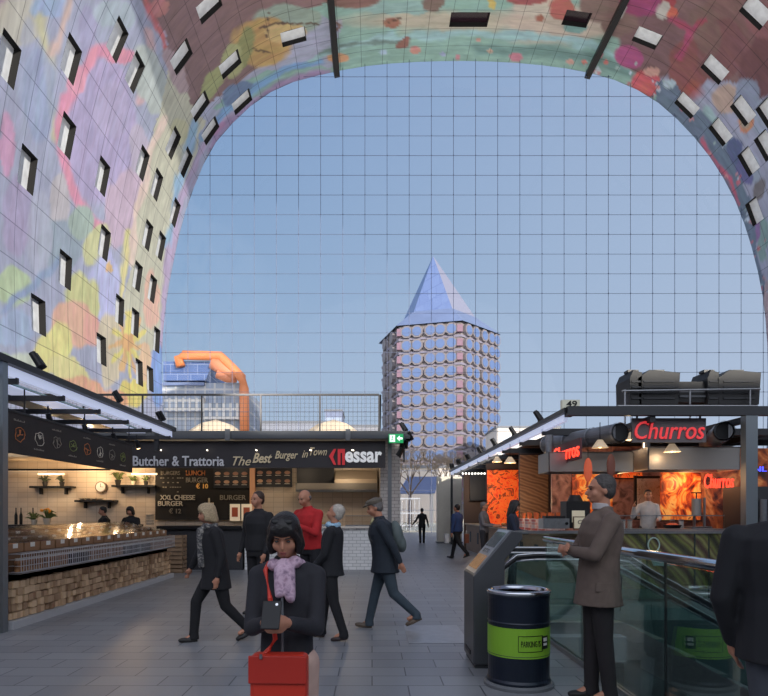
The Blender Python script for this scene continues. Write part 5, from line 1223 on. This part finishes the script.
# --- woman with phone
def ex_phone(o,tp,hp,wr,el,sh,fd,s,TR,HM_,pel):
    b = MB()
    for k in range(7): a = R(k*51); b.ell(tp(.07*math.sin(a),-.02-.07*math.cos(a),.53+.012*math.sin(k*2)),(.042*s,.03*s,.036*s))
    b.cap(tp(.03,-.115,.50),tp(.045,-.15,.36),.035*s,.028*s).cap(tp(-.02,-.115,.50),tp(-.015,-.155,.38),.032*s,.024*s)
    b.build('scarf', pattern('scarf_pink','noise',[(150,120,140),(196,168,186),(120,96,120)],(30,30,30),.9), o, remesh=.009, sm=1)
    # strap and bag
    b = MB(); b.path([tp(-.10,.0,.53),tp(-.10,-.09,.50),tp(-.06,-.165,.36),tp(-.03,-.18,.15),tp(-.06,-.20,.10),tp(-.10,-.21,.06)],.011,6).build('bag_strap', mat('bag_red',(196,52,34),.5), o)
    b = tp(.0,-.215,-.03); T_ = Matrix.Translation(b)
    bag = MB(); bag.box((-.125,-.05,-.12),(.125,.05,.10),T_); bo = bag.build('shoulder_bag', mat('bag_red',(196,52,34),.5), o, bevel=.02)
    MB().box((-.127,-.062,-.02),(.127,-.05,.102),T_).build('bag_flap', mat('bag_flap',(176,44,32),.5), bo, bevel=.004); MB().bc(b+Vector((-.07,-.065,.10)),(.012,.008,.02)).build('buckle', STEEL, bo)
    global PHW; bpy.context.view_layer.update(); PHW = o.matrix_world @ ((wr[-1]+wr[1])/2+(fd[-1]+fd[1])*.5*.10+Vector((0,-.03,.03)))
    # sunglasses on the hair
    for x in (-1,1): MB().ell(hp(x*.033,-.06,.115),(.026*s,.008*s,.018*s),HM_ @ Rx(R(-50)),12,8).build('sunglass_lens', BLACK, o, smooth=True)
    # hood collar detail
    MB().path([tp(.0,-.150,.40),tp(.005,-.155,.2),tp(.0,-.15,.0)],.006,6).build('zip', GREYP, o)
pw = person(W(287,2.9), R(-2), 1.52, 'woman in a charcoal jacket looking down at her phone, red shoulder bag in front', cl('charcoal',(38,38,44)), cl('palepink',(190,160,148)), legs=((6,4),(-6,4)), armR=((-.05,-.35,-1),(.42,-.82,.24)), armL=((.05,-.35,-1),(-.42,-.82,.24)), hair='bob', hairc='black', head=(22,0), vox=.010, female=True, bulk=.90, coat=.04, extras=ex_phone, hands='hold', roll=0)
ph = thing('mobile_phone', (0,0,0),'dark mobile phone held in both hands of the woman in the charcoal jacket','phone')
MB().bc((0,0,0),(.078,.010,.125)).build('case', BLACK, ph, bevel=.003); MB().bc((0,.0055,0),(.068,.002,.112)).build('screen', mat('phone_screen',(120,125,135),.1,emit=(120,130,150),es=.3), ph); MB().cyl((.02,-.0055,.045),(.02,-.007,.045),.006).build('camera_lens', CHROME, ph)
ph.location = PHW; ph.rotation_euler = (R(-32),0,R(-2))
# --- blond woman with arm out
def ex_scarf(c1,c2,nm,long=True):
    def f(o,tp,hp,wr,el,sh,fd,s,TR,HM_,pel):
        b = MB()
        for k in range(8): a = R(k*45); b.ell(tp(.07*math.sin(a),.0-.07*math.cos(a),.54+.01*math.sin(k*2)),(.045*s,.035*s,.04*s))
        if long: b.cap(tp(.02,-.12,.5),tp(.02,-.16,.1),.05*s,.05*s)
        b.build('scarf', pattern('scarf_'+nm,'noise',[c1,c2,c1],(22,22,22),.9), o, remesh=.014, sm=1)
    return f
person(W(216,7.1), R(-62), 1.68, 'blond woman in a long black coat and patterned scarf with one arm stretched out', cl('black',(26,26,30)), cl('black2',(20,20,24)), legs=((30,26),(-12,30)), lean=8, armR=((-.5,-.35,-.8),(-.3,-.45,-.75)), armL=((.15,.1,-1),(0,-.35,-1)), hair='bob', hairc='blond', coat=.22, vox=.015, female=True, bulk=1.22, extras=ex_scarf((150,146,140),(40,42,50),'grey'))
person(W(258,9.0), R(-35), 1.82, 'man with light hair in a black jacket standing behind the blond woman', cl('blackm',(28,28,32)), cl('dark3',(26,26,30)), legs=((2,2),(-2,3)), hair='short', hairc='brown', vox=.014, bulk=1.22, armR=((-.12,-.1,-1),(0,-.4,-1)))
person(W(311,9.3), R(-40), 1.87, 'bald man in a bright red jacket holding his hands up at the butcher stall', cl('red',(178,34,38)), cl('dark4',(30,30,36)), legs=((2,2),(-2,3)), lean=8, hair='bald', hairc='grey', vox=.014, bulk=1.22, armR=((-.15,-.5,-1),(.3,-.8,.6)), armL=((.15,-.55,-1),(-.35,-.8,.5)), head=(10,0))
person(W(331,7.2), R(-100), 1.62, 'grey-haired person in dark clothes and light blue scarf tilting the head back', cl('black5',(26,27,32)), cl('dark5',(22,22,26)), legs=((14,8),(-8,10)), lean=-3, hair='short', hairc='white', head=(-16,0), coat=.1, vox=.014, bulk=1.15, female=True, armR=((-.12,-.2,-1),(.1,-.6,-.8)), extras=ex_scarf((120,160,190),(160,190,210),'blue',False), shoes=(40,28,28))
# --- man in flat cap
def ex_pack(o,tp,hp,wr,el,sh,fd,s,TR,HM_,pel):
    b = MB(); b.ell(tp(0,.20,.28),(.14*s,.09*s,.21*s),TR); b.ell(tp(0,.24,.18),(.11*s,.07*s,.12*s),TR); bo = b.build('backpack', cl('pack',(88,98,98)), o, remesh=.012, sm=2)
    for x in (-1,1): MB().path([tp(x*.09,.13,.45),tp(x*.10,.02,.56),tp(x*.10,-.12,.47),tp(x*.11,-.15,.30),tp(x*.13,-.05,.15),tp(x*.11,.12,.12)],.013*s,6).build('strap', DARK, bo)
    MB().cap(tp(.01,-.075,.545),tp(-.02,-.105,.49),.02*s,.018*s).build('collar', mat('collar_pale',(176,168,130),.8), o, smooth=True)
person(W(385,7.85), R(-88), 1.735, 'man in a flat cap, navy coat and jeans walking left with a grey backpack', cl('navy',(34,42,52)), cl('jeans',(54,66,76)), legs=((16,4),(-14,32)), lean=9, armR=((-.1,.15,-1),(.0,-.35,-1)), armL=((.1,.38,-1),(-.1,.25,-.9)), hair='cap', hairc='grey', head=(6,0), coat=.16, vox=.012, bulk=1.26, extras=ex_pack, shoes=(88,74,62))
# --- far figures
person(W(422,29.3), AWAY, 1.71, 'small dark figure walking away towards the bright entrance', cl('far',(20,20,24)), cl('far2',(20,20,24)), legs=((8,4),(-8,10)), hair='short', hairc='black', coat=.12, vox=.014, female=True, armR=((-.35,-.1,-1),(-.2,0,-1)), armL=((.5,-.1,-1),(.6,-.2,-.7)))
def ex_bags(o,tp,hp,wr,el,sh,fd,s,TR,HM_,pel):
    pass
bm_ = person(W(457,19.6), R(-125), 1.80, 'man in a blue jacket walking towards the entrance with shopping bags', cl('blue',(44,66,110)), cl('dk6',(24,24,28)), legs=((18,6),(-18,24)), hair='short', hairc='black', vox=.014, bulk=1.35, armR=((-.15,0,-1),(0,-.2,-1)), shoes=(40,40,44))
for k,(dx,rgb,l) in enumerate(((-.34,(206,206,206),'white carrier bag hanging from the left side of the man in the blue jacket'),(.30,(120,66,44),'brown carrier bag hanging from the right side of the man in the blue jacket'))):
    t = thing('carrier_bag', bm_.location+Vector((dx,[-.02,.0][k],.50)), l, 'bag'); MB().prism([(-.07,-.12,0),(.07,-.12,0),(.07,.12,0),(-.07,.12,0)],(0,0,.30)).build('bag_body', mat('bag_%d' % k,rgb,.7,noise=.1), t, bevel=.015); MB().path([(0,-.08,.29),(0,-.05,.4),(0,.05,.4),(0,.08,.29)],.006,5).build('bag_handle', WHITE, t)
person(W(484,17.3), R(60), 1.80, 'grey-haired person in a grey shirt standing at the aisle counter', cl('greysh',(110,108,112)), cl('dk7',(44,44,50)), hair='short', hairc='grey', vox=.014, legs=((3,3),(-3,4)), armR=((-.1,-.3,-1),(.1,-.9,-.1)))
person(W(513,12.3), R(70), 1.76, 'woman with long dark hair in a dark blue top at the churros stall corner', cl('dkblue',(30,38,56)), cl('dk8',(24,24,30)), hair='long', hairc='black', vox=.015, female=True, legs=((3,3),(-3,4)), armR=((-.1,-.3,-1),(.2,-.9,-.1)), head=(12,0))
pf = MB().box((4.5,12.7,0),(6.8,13.35,.25)).build('platform', DARK); tag(pf,'low dark floor platform behind the churros counter','platform')
person(W(648,13.0)+Vector((0,0,.25)), R(-20), 1.74, 'churros worker with black curly hair in a pale shirt behind the counter', cl('paleshirt',(176,172,170)), cl('dk9',(40,40,46)), hair='short', hairc='black', vox=.015, female=True, legs=((2,2),(-2,2)), armR=((-.5,-.3,-.8),(.1,-.5,.9)), armL=((.2,-.3,-1),(-.2,-.9,-.1)))
for k,(px,l) in enumerate(((104,'vendor in black behind the nut counter, left of the two'),(131,'vendor in black behind the nut counter, right of the two'))):
    person(W(px,15.1), R([-60,-10][k]), 1.66, l, cl('blk%d' % k,(22,22,24)), cl('dk10',(24,24,28)), hair='bob' if k else 'short', hairc='black', vox=.016, female=bool(k), bulk=1.2, legs=((2,2),(-2,2)), armR=((-.3,-.3,-1),(.3,-.8,-.2)), head=(12,0))
# --- man in the brown jacket, arms folded
def ex_brown(o,tp,hp,wr,el,sh,fd,s,TR,HM_,pel):
    MB().loft([(tp(0,-.0,.545),.066*s,.072*s,TR),(tp(0,-.012,.595),.060*s,.064*s,TR)]).build('shirt_collar', mat('shirt_pale',(170,165,165),.8), o, remesh=.006, sm=1)
    bj = mat('cloth_brown',(98,84,76))
    for x in (-1,1): MB().bc(tp(x*.19,-.02,-.03),(.012,.12,.07)).build('pocket_flap', bj, o, bevel=.004)
    MB().prism([tp(.03,.165,.05),tp(.036,.165,.05),tp(.036,.165,-.22),tp(.03,.165,-.22)],(0,.004,0)).build('vent_seam', DARK, o)
person(W(598,4.86), R(-92), 1.815, 'man in a brown tweed jacket and dark trousers standing with folded arms', cl('brown',(98,84,76),.12), cl('dktr',(34,30,32)), legs=((3,2),(-3,3)), lean=-3, armR=((-.14,-.42,-1),(.86,-.52,.14)), armL=((.14,-.50,-1),(-.86,-.50,.06)), hair='short', hairc='dkgrey', head=(2,0), coat=.18, vox=.010, bulk=1.18, extras=ex_brown, shoes=(26,22,22), hands='hold', gap=.7)
# --- man at the right edge
def ex_edge(o,tp,hp,wr,el,sh,fd,s,TR,HM_,pel):
    pass
person(Vector((1.93,2.8,0)), R(158), 1.74, 'man in a bulky dark jacket and grey jeans at the right edge, seen from behind', cl('dkjacket',(24,25,30)), cl('gjeans',(66,70,78)), legs=((4,3),(-4,4)), lean=3, armR=((-.22,-.05,-1),(.0,-.25,-1)), armL=((.22,-.02,-1),(-.22,-.42,-.95)), hair='short', hairc='brown', vox=.010, bulk=1.34, coat=.10, shoes=(30,28,28))
